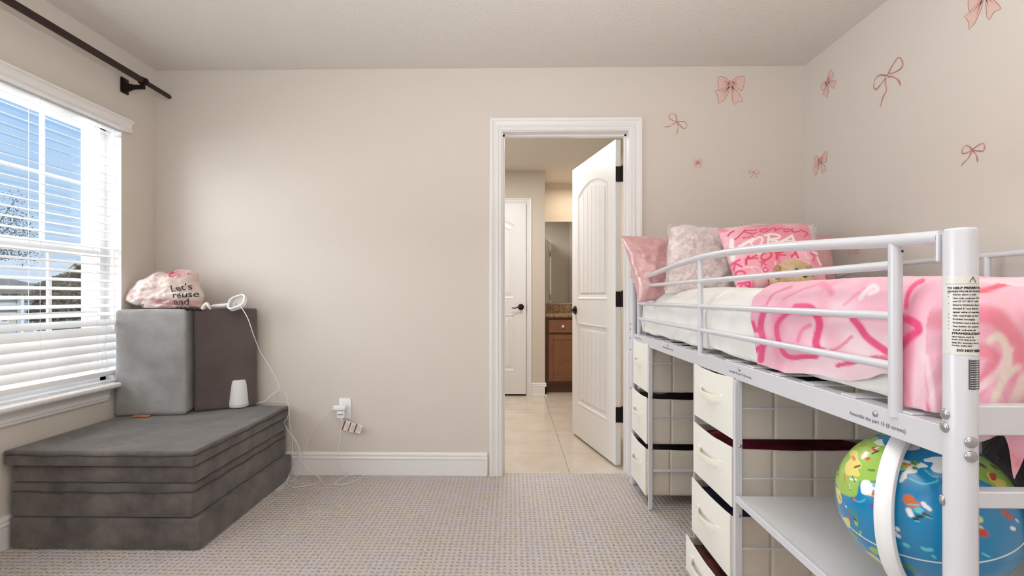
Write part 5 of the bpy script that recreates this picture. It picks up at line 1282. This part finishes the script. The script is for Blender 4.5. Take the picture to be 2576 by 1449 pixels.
def globe():
    nu, nv = 520, 300; P = np.zeros((nv + 1, nu, 3)); D = []
    th_ = np.pi * np.arange(nv + 1) / nv; ph = 2 * np.pi * np.arange(nu) / nu
    ax = np.array(axis); t1 = np.cross(ax, [0, 0, 1.]); t1 = t1 / np.linalg.norm(t1) if np.linalg.norm(t1) > .05 else np.array([1., 0, 0]); t2 = np.cross(ax, t1)
    d = np.cos(th_)[:, None, None] * ax + np.sin(th_)[:, None, None] * (np.cos(ph)[None, :, None] * t1 + np.sin(ph)[None, :, None] * t2)
    P = d * GR + np.array(GC); dv = d.reshape(-1, 3)
    v_, a_, b_ = np.array(vdir), np.array(e1), np.array(e2); k = 1 / (1 + np.clip(dv @ v_, -.9, 1)); Q = np.stack([(dv @ a_) * k, (dv @ b_) * k], 1); front = dv @ v_ > -.05
    C = {n_: np.array(lin(c)) for n_, c in dict(sea='1c9bcf', deep='1187bd', green='9cc455', yel='e8d873', white='f1f2f4', org='e0703a', brn='6b4a2c', blk='2d3a30', cy='5fd0e0', pur='7a4aa6', red='c9452f', lg='5d8f3a').items()}
    col = np.tile(C['deep'], (len(dv), 1))
    nz = np.array([noise.fractal(Vector(q * 1.9), 1., 2., 4) for q in dv[::1]]) if False else None
    back = ~front
    w1_ = np.sin(dv[:, 0] * 6 + 2 * np.sin(dv[:, 2] * 5)) * np.sin(dv[:, 1] * 5 + 1) > .45
    col[back & w1_] = C['green']
    def poly(pts, c, f_=gp):
        L = [f_(*p) for p in smooth_line(pts, 5, closed=True)]; col[in_poly(Q, L) & front] = C[c]
    def st(pts, w, c, f_=gp, al=1.): 
        L = [f_(*p) for p in smooth_line(pts, 4)] if len(pts) > 1 else [f_(*pts[0]), f_(pts[0][0] + 1, pts[0][1])]
        cc = col[front].copy(); paint(cc, Q[front], L, w * .2546 / FPX / GR * .72, C[c], .3, al); col[front] = cc
    poly([(500, 45), (470, 60), (330, 90), (240, 150), (150, 230), (90, 310), (55, 400), (40, 480), (60, 560), (90, 620), (140, 650), (200, 668), (255, 650), (275, 560), (300, 510), (370, 520), (400, 540), (470, 520), (520, 470), (600, 430), (700, 300), (640, 150), (560, 60)], 'green')
    poly([(470, 60), (620, 70), (610, 150), (560, 170), (500, 130)], 'deep')
    poly([(425, 130), (500, 95), (530, 160), (610, 170), (640, 240), (560, 235), (540, 170), (480, 160)], 'white')
    poly([(180, 230), (240, 205), (265, 230), (270, 300), (305, 340), (300, 380), (270, 400), (290, 450), (260, 465), (160, 450), (140, 410), (150, 340), (200, 280)], 'yel')
    poly([(690, 290), (760, 310), (900, 330), (960, 370), (870, 385), (840, 430), (760, 440), (750, 480), (680, 530), (700, 440), (760, 390), (680, 400)], 'white')
    poly([(670, 360), (750, 350), (760, 380), (700, 400), (665, 410)], 'green')
    poly([(930, 290), (1060, 270), (1200, 300), (1190, 420), (1060, 430), (990, 390), (1010, 330), (930, 320)], 'white')
    poly([(740, 200), (700, 120), (800, 120), (880, 180), (830, 205)], 'white')
    poly([(300, 520), (360, 500), (410, 540), (400, 640), (350, 650), (300, 620)], 'white')
    poly([(370, 640), (470, 630), (480, 670), (400, 660)], 'yel'); poly([(120, 870), (170, 880), (190, 930), (185, 975), (150, 940)], 'yel'); poly([(50, 570), (80, 590), (100, 650), (110, 720), (80, 730), (60, 660)], 'yel')
    poly([(200, 1000), (240, 1020), (260, 1080), (215, 1050)], 'lg'); poly([(400, 1160), (470, 1190), (500, 1240), (440, 1230), (380, 1180)], 'green'); poly([(320, 1190), (420, 1240), (520, 1330), (540, 1370), (420, 1290), (330, 1220)], 'yel'); poly([(700, 1320), (780, 1350), (860, 1410), (800, 1400), (710, 1350)], 'lg')
    poly([(230, 870), (265, 900), (270, 950), (240, 945)], 'green'); poly([(285, 1000), (300, 1010), (300, 1050), (285, 1030)], 'green')
    # right-hand land mass
    poly([(300, 300), (380, 320), (450, 350), (560, 430), (660, 530), (720, 640), (700, 700), (600, 670), (500, 600), (400, 550), (330, 500), (250, 430), (200, 330)], 'green', gq)
    poly([(455, 480), (530, 490), (560, 540), (620, 560), (640, 620), (560, 640), (540, 590), (490, 560)], 'yel', gq); poly([(480, 485), (540, 490), (540, 550), (500, 545)], 'red', gq)
    for p in ((400, 405), (510, 420)): st([p, (p[0] + 30, p[1] + 15)], 40, 'brn', gq)
    for a, c, w in (([(620, 850), (680, 900)], 'red', 36), ([(365, 905), (390, 920)], 'yel', 34), ([(360, 970), (410, 1000)], 'yel', 16), ([(395, 1040), (435, 1050)], 'red', 44), ([(690, 1000), (715, 1010)], 'white', 24), ([(730, 920), (750, 940)], 'white', 14), ([(420, 1240), (480, 1270)], 'cy', 12)): st(a, w, c, gq)
    # small pictures
    for a, c, w in (([(310, 240), (375, 215)], 'org', 26), ([(340, 290), (380, 285), (360, 300)], 'red', 18), ([(420, 180), (440, 210)], 'red', 26), ([(410, 240), (470, 215)], 'blk', 14), ([(440, 190), (470, 180)], 'white', 14), ([(360, 95), (400, 90)], 'red', 18), ([(290, 165), (350, 150)], 'red', 12),
                    ([(215, 270), (235, 300)], 'org', 26), ([(235, 375), (285, 360)], 'brn', 18), ([(65, 370), (80, 400)], 'blk', 14), ([(135, 440), (140, 510)], 'org', 18), ([(190, 490), (250, 500)], 'white', 14), ([(210, 460), (240, 520)], 'blk', 8), ([(180, 560), (200, 600)], 'blk', 10), ([(180, 545), (195, 590)], 'white', 8), ([(60, 560), (75, 590)], 'brn', 12), ([(80, 650), (95, 700)], 'org', 22), ([(60, 450), (75, 440)], 'lg', 14),
                    ([(370, 400), (385, 400)], 'lg', 14), ([(400, 405), (425, 405)], 'lg', 18), ([(400, 520), (450, 520)], 'lg', 16), ([(420, 640), (470, 625)], 'red', 24), ([(215, 680), (250, 690)], 'pur', 14), ([(225, 690), (240, 695)], 'org', 18), ([(400, 760), (430, 750), (440, 780)], 'pur', 22), ([(170, 850), (180, 880)], 'red', 22), ([(180, 800), (220, 820), (260, 850)], 'lg', 18), ([(230, 880), (250, 900)], 'blk', 18), ([(200, 880), (205, 900)], 'pur', 16),
                    ([(765, 700), (810, 715), (850, 745)], 'org', 30), ([(770, 690), (790, 730)], 'org', 50), ([(760, 740), (870, 750)], 'cy', 6), ([(915, 735), (935, 760)], 'white', 22), ([(955, 770), (975, 790)], 'white', 20), ([(770, 800), (790, 845)], 'white', 28), ([(855, 800), (885, 805)], 'cy', 30), ([(820, 880), (870, 905)], 'blk', 14), ([(860, 865), (900, 860)], 'blk', 18), ([(920, 830), (980, 870)], 'blk', 18), ([(940, 860), (1000, 885)], 'cy', 6), ([(830, 905), (880, 912)], 'cy', 6),
                    ([(810, 330), (830, 340)], 'lg', 26), ([(825, 380), (840, 385)], 'lg', 22), ([(855, 325), (868, 330)], 'lg', 14), ([(720, 340), (780, 350)], 'org', 16), ([(655, 980), (662, 990)], 'white', 22), ([(630, 1010), (640, 1015)], 'white', 14), ([(655, 1045), (668, 1055)], 'white', 24), ([(600, 930), (620, 950)], 'brn', 18), ([(735, 1140), (755, 1150)], 'cy', 26), ([(910, 1175), (940, 1190), (990, 1190)], 'cy', 22), ([(1010, 1250), (1030, 1270)], 'cy', 16), ([(395, 575), (440, 590)], 'white', 14), ([(145, 760), (155, 765)], 'white', 14)): st(a, w, c)
    st([(780, 485), (840, 515), (930, 540), (1030, 520), (1060, 500)], 9, 'cy'); st([(250, 710), (300, 715), (340, 690)], 8, 'cy'); st([(930, 400), (1000, 460), (1050, 470)], 8, 'cy')
    st([(420, 1290), (440, 1310)], 10, 'white', gp, .3)
    # equator line
    m = np.abs(dv @ ax - koff) < .0075; col[m] = C['white']
    Pn = np.concatenate([P, P[:, :1]], 1); Cn = col.reshape(nv + 1, nu, 3); Cn = np.concatenate([Cn, Cn[:, :1]], 1)
    return Pn, Cn
P_, C_ = globe()
grid_obj('ball', P_, mat('glossy globe print', rough=.22, attr='print', coat=.4), gl, colors=C_)
# meridian arm
arm_px = [(2266, 1108), (2243, 1154), (2225, 1222), (2225, 1296), (2235, 1373), (2255, 1449)]
RA = .1565
D_ = np.array([tuple(sph(x, y, RA)) for x, y in arm_px]); _, _, vt = np.linalg.svd(D_); an = Vector(vt[2])
u0 = Vector(D_[0]); u0 = (u0 - an * u0.dot(an)).normalized(); u1 = an.cross(u0)
if Vector(D_[-1]).dot(u1) < 0: u1 = -u1
def ringpt(a, R=RA): return GC + (u0 * math.cos(a) + u1 * math.sin(a)) * R
aa = np.linspace(-.55, 2.62, 60)
def f(b):
    P = []
    vs = []; n = 12
    for i, a in enumerate(aa):
        c = ringpt(a); rd_ = (c - GC).normalized(); w_ = .0145
        for j in range(n):
            t = 2 * math.pi * j / n; e = (abs(math.cos(t)) ** .6) * math.copysign(1, math.cos(t)); g_ = (abs(math.sin(t)) ** .6) * math.copysign(1, math.sin(t))
            vs.append(c + rd_ * e * .0095 + an * g_ * w_)
    k = len(aa); b.add(vs, [(i * n + j, i * n + (j + 1) % n, (i + 1) * n + (j + 1) % n, (i + 1) * n + j) for i in range(k - 1) for j in range(n)] + [tuple(range(n)), tuple((k - 1) * n + j for j in range(n))])
one('meridian_arm', M_plastic, f, gl, smooth=True)
one('pole_cap', M_plastic, lambda b: blob(b, GC + (ringpt(-.50) - GC).normalized() * (GR + .002), (.022, .022, .010), 0, 20, 0), gl, smooth='all')
foot = ringpt(2.62)
def f(b):
    b.lathe([(.085, 0), (.085, .006), (.078, .014), (.030, .022), (.018, .028), (.016, .05)], (GC.x, GC.y, zs0 + .001), 40)
    b.tube([foot, (foot + Vector((GC.x, GC.y, zs0 + .05))) / 2 + Vector((0, 0, -.005)), (GC.x, GC.y, zs0 + .045)], [.013, .014, .015], 14)
one('stand', M_plastic, f, gl, smooth=True)

# dark plush heap behind the globe, on the shelf
M_dkp = mat('dark brown plush', '251a19', .95, bump=('noise', 90, .6, .01), sheen=.15)
dk = thing('plush_heap', (1.45, 1.1, zs0), 'very dark brown plush blanket heaped behind the globe on the desk shelf', 'blanket')
def f(b):
    blob(b, (1.45, 1.12, zs0 + .19), (.22, .26, .165), 3, 44, .14); blob(b, (1.42, .96, zs0 + .10), (.20, .16, .09), 9, 40, .16)
    blob(b, (1.52, 1.28, zs0 + .14), (.16, .15, .13), 13, 40, .14)
one('plush_fabric', M_dkp, f, dk, smooth='all')

# =================================================================== BAG AND GADGET ON THE UPRIGHT CUSHIONS
BZ = 1.012; BYc = 2.63
bc = W(425, 782, Y=BYc)
def bagpx(x, y): 
    p = W(280 + x / 6.44, 640 + y / 6.44, Y=BYc); return (p.x, p.z)
outl = [(570, 885), (640, 903), (900, 905), (1200, 903), (1400, 895), (1490, 860), (1478, 780), (1495, 680), (1440, 560), (1420, 480), (1390, 420), (1405, 330), (1370, 270), (1270, 245), (1160, 232), (1060, 270), (960, 320), (880, 300), (800, 275), (700, 310), (610, 370), (500, 410), (430, 490), (350, 580), (290, 670), (268, 740), (330, 790), (460, 845), (560, 800)]
OP = np.array([bagpx(*p) for p in outl]); OC = np.array(bagpx(900, 620))
def outline_r(a):
    best = .01; d = np.array([math.cos(a), math.sin(a)])
    for p, q in zip(OP, np.roll(OP, -1, 0)):
        e = q - p; M_ = np.array([[d[0], -e[0]], [d[1], -e[1]]]); det = np.linalg.det(M_)
        if abs(det) < 1e-12: continue
        t, s_ = np.linalg.solve(M_, p - OC)
        if t > 0 and -1e-6 <= s_ <= 1 + 1e-6: best = max(best, t)
    return best
def bagshape(scale, depth, amp, seed, nu=150, nv=46, ridge=0.):
    R_ = [outline_r(2 * math.pi * j / nu) for j in range(nu)]; P = np.zeros((nu, 2 * nv + 1, 3))
    for j in range(nu):
        a = 2 * math.pi * j / nu
        for i in range(2 * nv + 1):
            t = -1 + i / nv; ph = t * math.pi / 2; rr = math.cos(ph) ** .75 if abs(t) < 1 else 0; dpt = -math.sin(ph)
            x = OC[0] + math.cos(a) * R_[j] * rr * scale; z = OC[1] + math.sin(a) * R_[j] * rr * scale
            rid = ridge * math.sin((z * 1.0 + (x - OC[0]) * -.35) * 210 + 3 * fbm(x * 9, z * 9, seed)) * (.4 + .6 * abs(fbm(x * 6, z * 14, seed + 2)) * 2)
            dsp = amp * fbm(x * 11 + seed, z * 16, seed) + rid
            y = BYc + 0.0 - dpt * (depth + dsp * (1 if dpt > 0 else .3))
            P[j, i] = (x, min(y, 2.795), max(z, BZ + .001))
    return P
cl = thing('clothes_bundle', (bc.x, BYc, BZ), 'folded pink and white clothes inside the thin plastic bag', 'clothes')
Pb = bagshape(.965, .085, .030, 3)
Q = Pb[..., [0, 2]].reshape(-1, 2); pkw = cloud(Q, [np.array(lin('f1dcd8')), np.array(lin('fbf0ee')), np.array(lin('efb6bd'))], (22, 22), 5)
def bp(ln, w, c, al=1.): paint(pkw, Q, [bagpx(*p) for p in smooth_line(ln, 4)], w / 6.44 / FPX * BYc, np.array(lin(c)), .3, al)
bp([(880, 760), (1050, 770), (1250, 775), (1420, 785)], 100, 'd3787c'); bp([(930, 850), (1100, 860), (1300, 862), (1400, 840)], 60, 'cf8180'); bp([(370, 690), (440, 640), (510, 590)], 60, 'e491ac'); bp([(400, 670), (490, 680), (500, 650)], 24, '8f3a52'); bp([(1000, 330), (1100, 310), (1230, 330)], 120, 'e8607f'); bp([(690, 350), (720, 345)], 26, 'cf9fb4'); bp([(830, 345), (870, 330)], 26, 'd9a5b4')
bp([(760, 410), (950, 430), (1300, 440)], 60, 'e6d2c0', .7); bp([(700, 620), (900, 590), (1100, 560)], 120, 'e3cfc0', .6); bp([(880, 560), (1000, 530)], 30, 'c9bdb8', .8)
grid_obj('folded_clothes', Pb, mat('folded clothes', rough=.85, attr='print'), cl, colors=pkw.reshape(Pb.shape), closed_u=True)
cr = W(460, 690, Y=2.60)
def f(b):
    for k in range(4):
        P = []
        for i in range(24):
            t = i / 23; a = t * 5.5 + k; rr = .030 * (1 - .5 * t) 
            P.append((cr.x - .036 + .024 * k + rr * .45 * math.cos(a), 2.565 + .01 * k + .012 * math.sin(a * 1.3), cr.z - .006 + rr * .6 * math.sin(a)))
        b.tube(smooth_line(P, 3), .004, 6, flat=(.008, .0035))
one('pink_ruffle', mat('hot pink cloth', 'ef7d9b', .7), f, cl, smooth=True)
bag = thing('plastic_bag', (bc.x, BYc, BZ), 'thin translucent plastic shopping bag with black lettering on the upright cushions', 'bag')
M_film = mat('translucent bag film', 'efe6da', .22, alpha=.34, spec=.8)
Pf = bagshape(1.0, .096, .022, 5, 190, 60, ridge=.0045)
grid_obj('bag_film', Pf, M_film, bag, closed_u=True)
def film_y(x, z):
    d2_ = (Pf[:, :, 0] - x) ** 2 + (Pf[:, :, 2] - z) ** 2 + (Pf[:, :, 1] > BYc) * 9; return Pf[:, :, 1][d2_ < max(.014 ** 2, d2_.min() * 1.01)].min()
b = MB()
for s_, x, y, h, rot in (("Let's", 1165, 610, 118, .16), ('reuse', 1185, 705, 118, .06), ('and', 1195, 812, 118, 0.), ('repeat', 1190, 905, 110, -.02)):
    sz = h / 6.44 / FPX * BYc; v, ff = text_mesh(s_, sz * 1.22, 'LEFT', .0004); ox, oz = bagpx(x, y)
    pts = []
    for q in v:
        qx, qz = ox + q[0] * math.cos(rot) - q[1] * math.sin(rot), oz + q[0] * math.sin(rot) + q[1] * math.cos(rot); pts.append((qx, qz))
    out = [(qx, film_y(qx, qz) - .0025, qz) for qx, qz in pts]; b.add(out, ff)
b.build('lettering', M_black, bag, fix=False)
kn = [W(510, 776, Y=2.60), W(520, 764, Y=2.59), W(526, 772, Y=2.585), W(530, 778, Y=2.59)]
one('knotted_handle', mat('bag handle film', 'e9ddd3', .35), lambda b: b.tube(smooth_line([tuple(p) for p in kn], 6), [.012 - .008 * i / 18 for i in range(19)], 8), bag, smooth=True)

gd = W(597, 764, Y=2.66); hd0 = W(540, 774, Y=2.66)
gg = thing('baby_monitor', (gd.x, gd.y, BZ), 'white handled gadget with clear rounded-square face lying on the right upright cushion', 'monitor')
Mg = Matrix.Translation((gd.x, gd.y, BZ + .030)) @ Matrix.Rotation(math.radians(-18), 4, 'Y') @ Matrix.Rotation(math.radians(-38), 4, 'X')
def rsq(r, k=3.2, n=40, sx=1.1): return [(sx * r * math.copysign(abs(math.cos(a)) ** (2 / k), math.cos(a)), r * math.copysign(abs(math.sin(a)) ** (2 / k), math.sin(a)) ) for a in [2 * math.pi * i / n for i in range(n)]]
def ringmesh(b, ro, ri, z0, z1, n=40):
    A, B = rsq(ro, n=n), rsq(ri, n=n); vs = [(p[0], z, p[1]) for z in (z0, z1) for p in A] + [(p[0], z, p[1]) for z in (z0, z1) for p in B]
    fs = []
    for i in range(n):
        j = (i + 1) % n; fs += [(i, j, n + j, n + i), (2 * n + j, 2 * n + i, 3 * n + i, 3 * n + j), (i, 2 * n + i, 2 * n + j, j), (n + j, 3 * n + j, 3 * n + i, n + i)]
    b.add(vs, fs)
b = MB(); ringmesh(b, .047, .039, -.012, .010); b.xf(Mg).build('rim', M_plastic, gg, smooth=True)
b = MB(); A = rsq(.039); b.add([(p[0], .004, p[1]) for p in A], [tuple(range(len(A)))]); b.box((-.020, -.002, -.012), (-.008, .004, .002)); b.xf(Mg).build('inner_plate', mat('milky plastic', 'd8d2cc', .3), gg)
b = MB(); b.add([(p[0], -.010, p[1]) for p in A], [tuple(range(len(A)))]); b.xf(Mg).build('clear_face', glass_mat('clear plastic', (.95, .95, .94), .12), gg)
one('handle', M_plastic, lambda b: b.tube(smooth_line([(W(578, 768, Y=2.66).x, 2.66, BZ + .020), (W(560, 770, Y=2.66).x, 2.66, BZ + .014), (W(545, 772, Y=2.66).x, 2.66, BZ + .012), (W(531, 775, Y=2.66).x, 2.655, BZ + .010)], 5), [.0075, .0085, .0095, .010, .0105, .011, .011, .011, .011, .0105, .010, .009, .008, .007, .005, .003], 12), gg, smooth=True)
cg = [Vector((gd.x + .042, 2.62, BZ + .010))] + [Vector(tuple(p)) for p in gad_cord_pts[1:]]
cord('white_cord', cg, 'long white cord hanging from the gadget on the cushions to the lower wall adapter', None, .0020)

# =================================================================== WALL DECALS
M_dp = mat('pale pink decal', 'e3c4b9', .6); M_dr = mat('rose decal line', 'bf6a66', .6); M_dk2 = mat('mid rose decal', 'd99790', .6)
M_th1 = mat('dusty rose ribbon decal', 'd6a69b', .6); M_th2 = mat('dusty rose ribbon shade', 'b8807a', .6)
def ribbon(b, pts, w, mi, off):
    """flat strip along 2D points with varying width"""
    P = [Vector(p) for p in pts]; vs = []
    for i, p in enumerate(P):
        a = P[max(i - 1, 0)]; c = P[min(i + 1, len(P) - 1)]; d = (c - a); n_ = Vector((-d.y, d.x)); n_ = n_ / n_.length if n_.length else n_
        ww = w(i / (len(P) - 1)) if callable(w) else w; vs += [p + n_ * ww / 2, p - n_ * ww / 2]
    b.append((vs, [(2 * i, 2 * i + 1, 2 * i + 3, 2 * i + 2) for i in range(len(P) - 1)], mi, off))
def decal(label, wall, parts, m3):
    """wall: ('Y', y) or ('X', x); parts in wall coordinates (h, z)"""
    b = MB()
    for vs, fs, mi, off in parts:
        b.add([(p[0], wall[1] - off, p[1]) if wall[0] == 'Y' else (wall[1] - off, p[0], p[1]) for p in vs], fs, mi)
    cx = sum(p[0] for p in parts[0][0]) / len(parts[0][0]); cz = sum(p[1] for p in parts[0][0]) / len(parts[0][0])
    o = b.build('bow_decal', m3, None, loc=((cx, wall[1], cz) if wall[0] == 'Y' else (wall[1], cx, cz)), fix=False); tag(o, label, 'wall sticker', 'pink bow stickers on the walls'); return o
def full_bow(wall, c, s, rot, label, flip=1):
    L = [[(-.03, .08), (-.2, .22), (-.41, .26), (-.45, .05), (-.42, -.15), (-.38, -.19), (-.15, -.1), (-.02, -.05)], [(.05, .1), (.22, .24), (.46, .25), (.46, 0), (.42, -.17), (.36, -.23), (.2, -.12), (.05, -.06)],
         [(-.05, -.08), (-.3, -.25), (-.42, -.22), (-.57, -.24), (-.5, -.32), (-.44, -.45), (-.42, -.68), (-.25, -.58), (-.08, -.3), (-.02, -.1)], [(.03, -.08), (.2, -.22), (.35, -.45), (.43, -.62), (.24, -.6), (.13, -.74), (.06, -.6), (.04, -.3)], [(-.06, .1), (.08, .1), (.06, -.09), (-.04, -.07)]]
    def tr(p):
        x, y = p[0] * flip, p[1]; cr_, sr = math.cos(rot), math.sin(rot); x, y = x * cr_ - y * sr, x * sr + y * cr_
        return (c[0] + (x * s if wall[0] == 'Y' else -x * s), c[1] + y * s)
    parts = []
    for k, pl in enumerate(L):
        sm_ = smooth_line(pl, 3, closed=True) if k in (0, 1) else [np.array(p) for p in pl]
        parts.append(([tr(p) for p in sm_], [tuple(range(len(sm_)))], 0, .0006 + .0001 * k))
        ribbon(parts, [tr(p) for p in list(sm_) + [sm_[0]]], .014 * s, 1, .0012)
    rnd = random.Random(int(s * 1e4))
    for (ax_, ay_, bx_, by_) in [(-.05, .04, -.38, .18), (-.05, .03, -.36, .1), (-.05, .02, -.4, .02), (-.05, .0, -.38, -.08), (-.05, -.02, -.3, -.13), (.07, .05, .36, .2), (.07, .04, .4, .1), (.07, .02, .42, 0), (.07, 0, .38, -.1), (.07, -.02, .3, -.14), (-.05, -.1, -.38, -.55), (-.06, -.12, -.45, -.38), (-.06, -.1, -.3, -.6), (.05, -.1, .14, -.62), (.06, -.1, .34, -.55), (.05, -.1, .1, -.4)]:
        k = rnd.uniform(.45, .85); p = tr((ax_, ay_)); q = tr((ax_ + (bx_ - ax_) * k, ay_ + (by_ - ay_) * k + .02)); ribbon(parts, [p, ((p[0] + q[0]) / 2, (p[1] + q[1]) / 2), q], lambda t, s=s: s * .030 * (1 - t) + .002 * s, 1 if rnd.random() < .5 else 2, .0014)
    return decal(label, wall, parts, [M_dp, M_dr, M_dk2])
def thin_bow(wall, lines, conv, w, label):
    parts = []; u = 0
    for ln in lines:
        sm_ = smooth_line([conv(*p) for p in ln], 8); ribbon(parts, sm_, lambda t, w=w: w * (.55 + .6 * abs(math.sin(t * 7.5))), 0, .0006)
        ribbon(parts, sm_, lambda t, w=w: w * .8 * max(0, math.sin(t * 9 + 1)) ** 2 + w * .12, 1, .0010)
    return decal(label, wall, parts, [M_th1, M_th2])
WB, WR = ('Y', YB), ('X', XR)
def cB(x, y): p = W(1640 + x * .2278, 150 + y * .2278, Y=YB); return (p.x, p.z)
def cR(x, y): p = W(2140 + x * .3105, y * .3105, X=XR); return (p.y, p.z)
full_bow(WB, cB(870, 270), .171, 0, 'large pink bow sticker highest on the back wall, right of the door')
full_bow(WB, cB(508, 1130), .055, .12, 'tiny full bow sticker on the back wall under the thin ribbon bow')
thin_bow(WB, [[(275, 685), (265, 620), (235, 597), (195, 610), (190, 645), (225, 670), (275, 685)], [(280, 685), (340, 683), (380, 700), (380, 745), (350, 762), (310, 725), (280, 685)], [(265, 690), (225, 720), (190, 738), (130, 745)], [(280, 690), (290, 740), (280, 790), (268, 825)]], cB, .0062, 'thin tilted ribbon bow sticker on the back wall, closest to the door frame')
thin_bow(WB, [[(1122, 1247), (1095, 1220), (1072, 1225), (1075, 1250), (1122, 1247)], [(1122, 1247), (1150, 1218), (1180, 1235), (1170, 1260), (1122, 1247)], [(1118, 1250), (1105, 1285), (1078, 1310)], [(1125, 1250), (1150, 1275), (1158, 1305)]], cB, .0036, 'tiny thin ribbon bow sticker lowest on the back wall')
thin_bow(WR, [[(295, 615), (340, 530), (385, 468), (415, 485), (420, 540), (370, 580), (310, 600)], [(295, 615), (240, 608), (200, 640), (187, 700), (205, 725), (240, 690), (285, 630)], [(300, 620), (350, 625), (390, 655), (405, 695)], [(285, 630), (282, 670), (290, 730), (262, 790), (240, 865)]], cR, .0085, 'large thin ribbon bow sticker with a long tail on the right wall')
thin_bow(WR, [[(985, 1215), (1030, 1180), (1075, 1163), (1085, 1195), (1070, 1225), (1020, 1222), (985, 1215)], [(985, 1215), (965, 1190), (935, 1180), (910, 1200), (905, 1240), (940, 1240), (985, 1215)], [(980, 1225), (955, 1280), (920, 1315), (895, 1345)], [(990, 1220), (1020, 1260), (1030, 1315)]], cR, .0062, 'thin ribbon bow sticker on the right wall above the near bed post')
p = W(2064, 402, X=XR); full_bow(WR, (p.y, p.z), .118, .0, 'full pink bow sticker on the right wall above the bed pillows')
p = W(2081, 205, X=XR); full_bow(WR, (p.y, p.z), .112, .55, 'tilted pink bow sticker high on the right wall beside the room corner')
p = W(2477, -12, X=XR); full_bow(WR, (p.y, p.z), .138, .0, 'large pink bow sticker at the very top of the right wall')
p = W(2149, 612, X=XR); full_bow(WR, (p.y, p.z), .085, .0, 'small pink bow sticker behind the guard rail on the right wall')
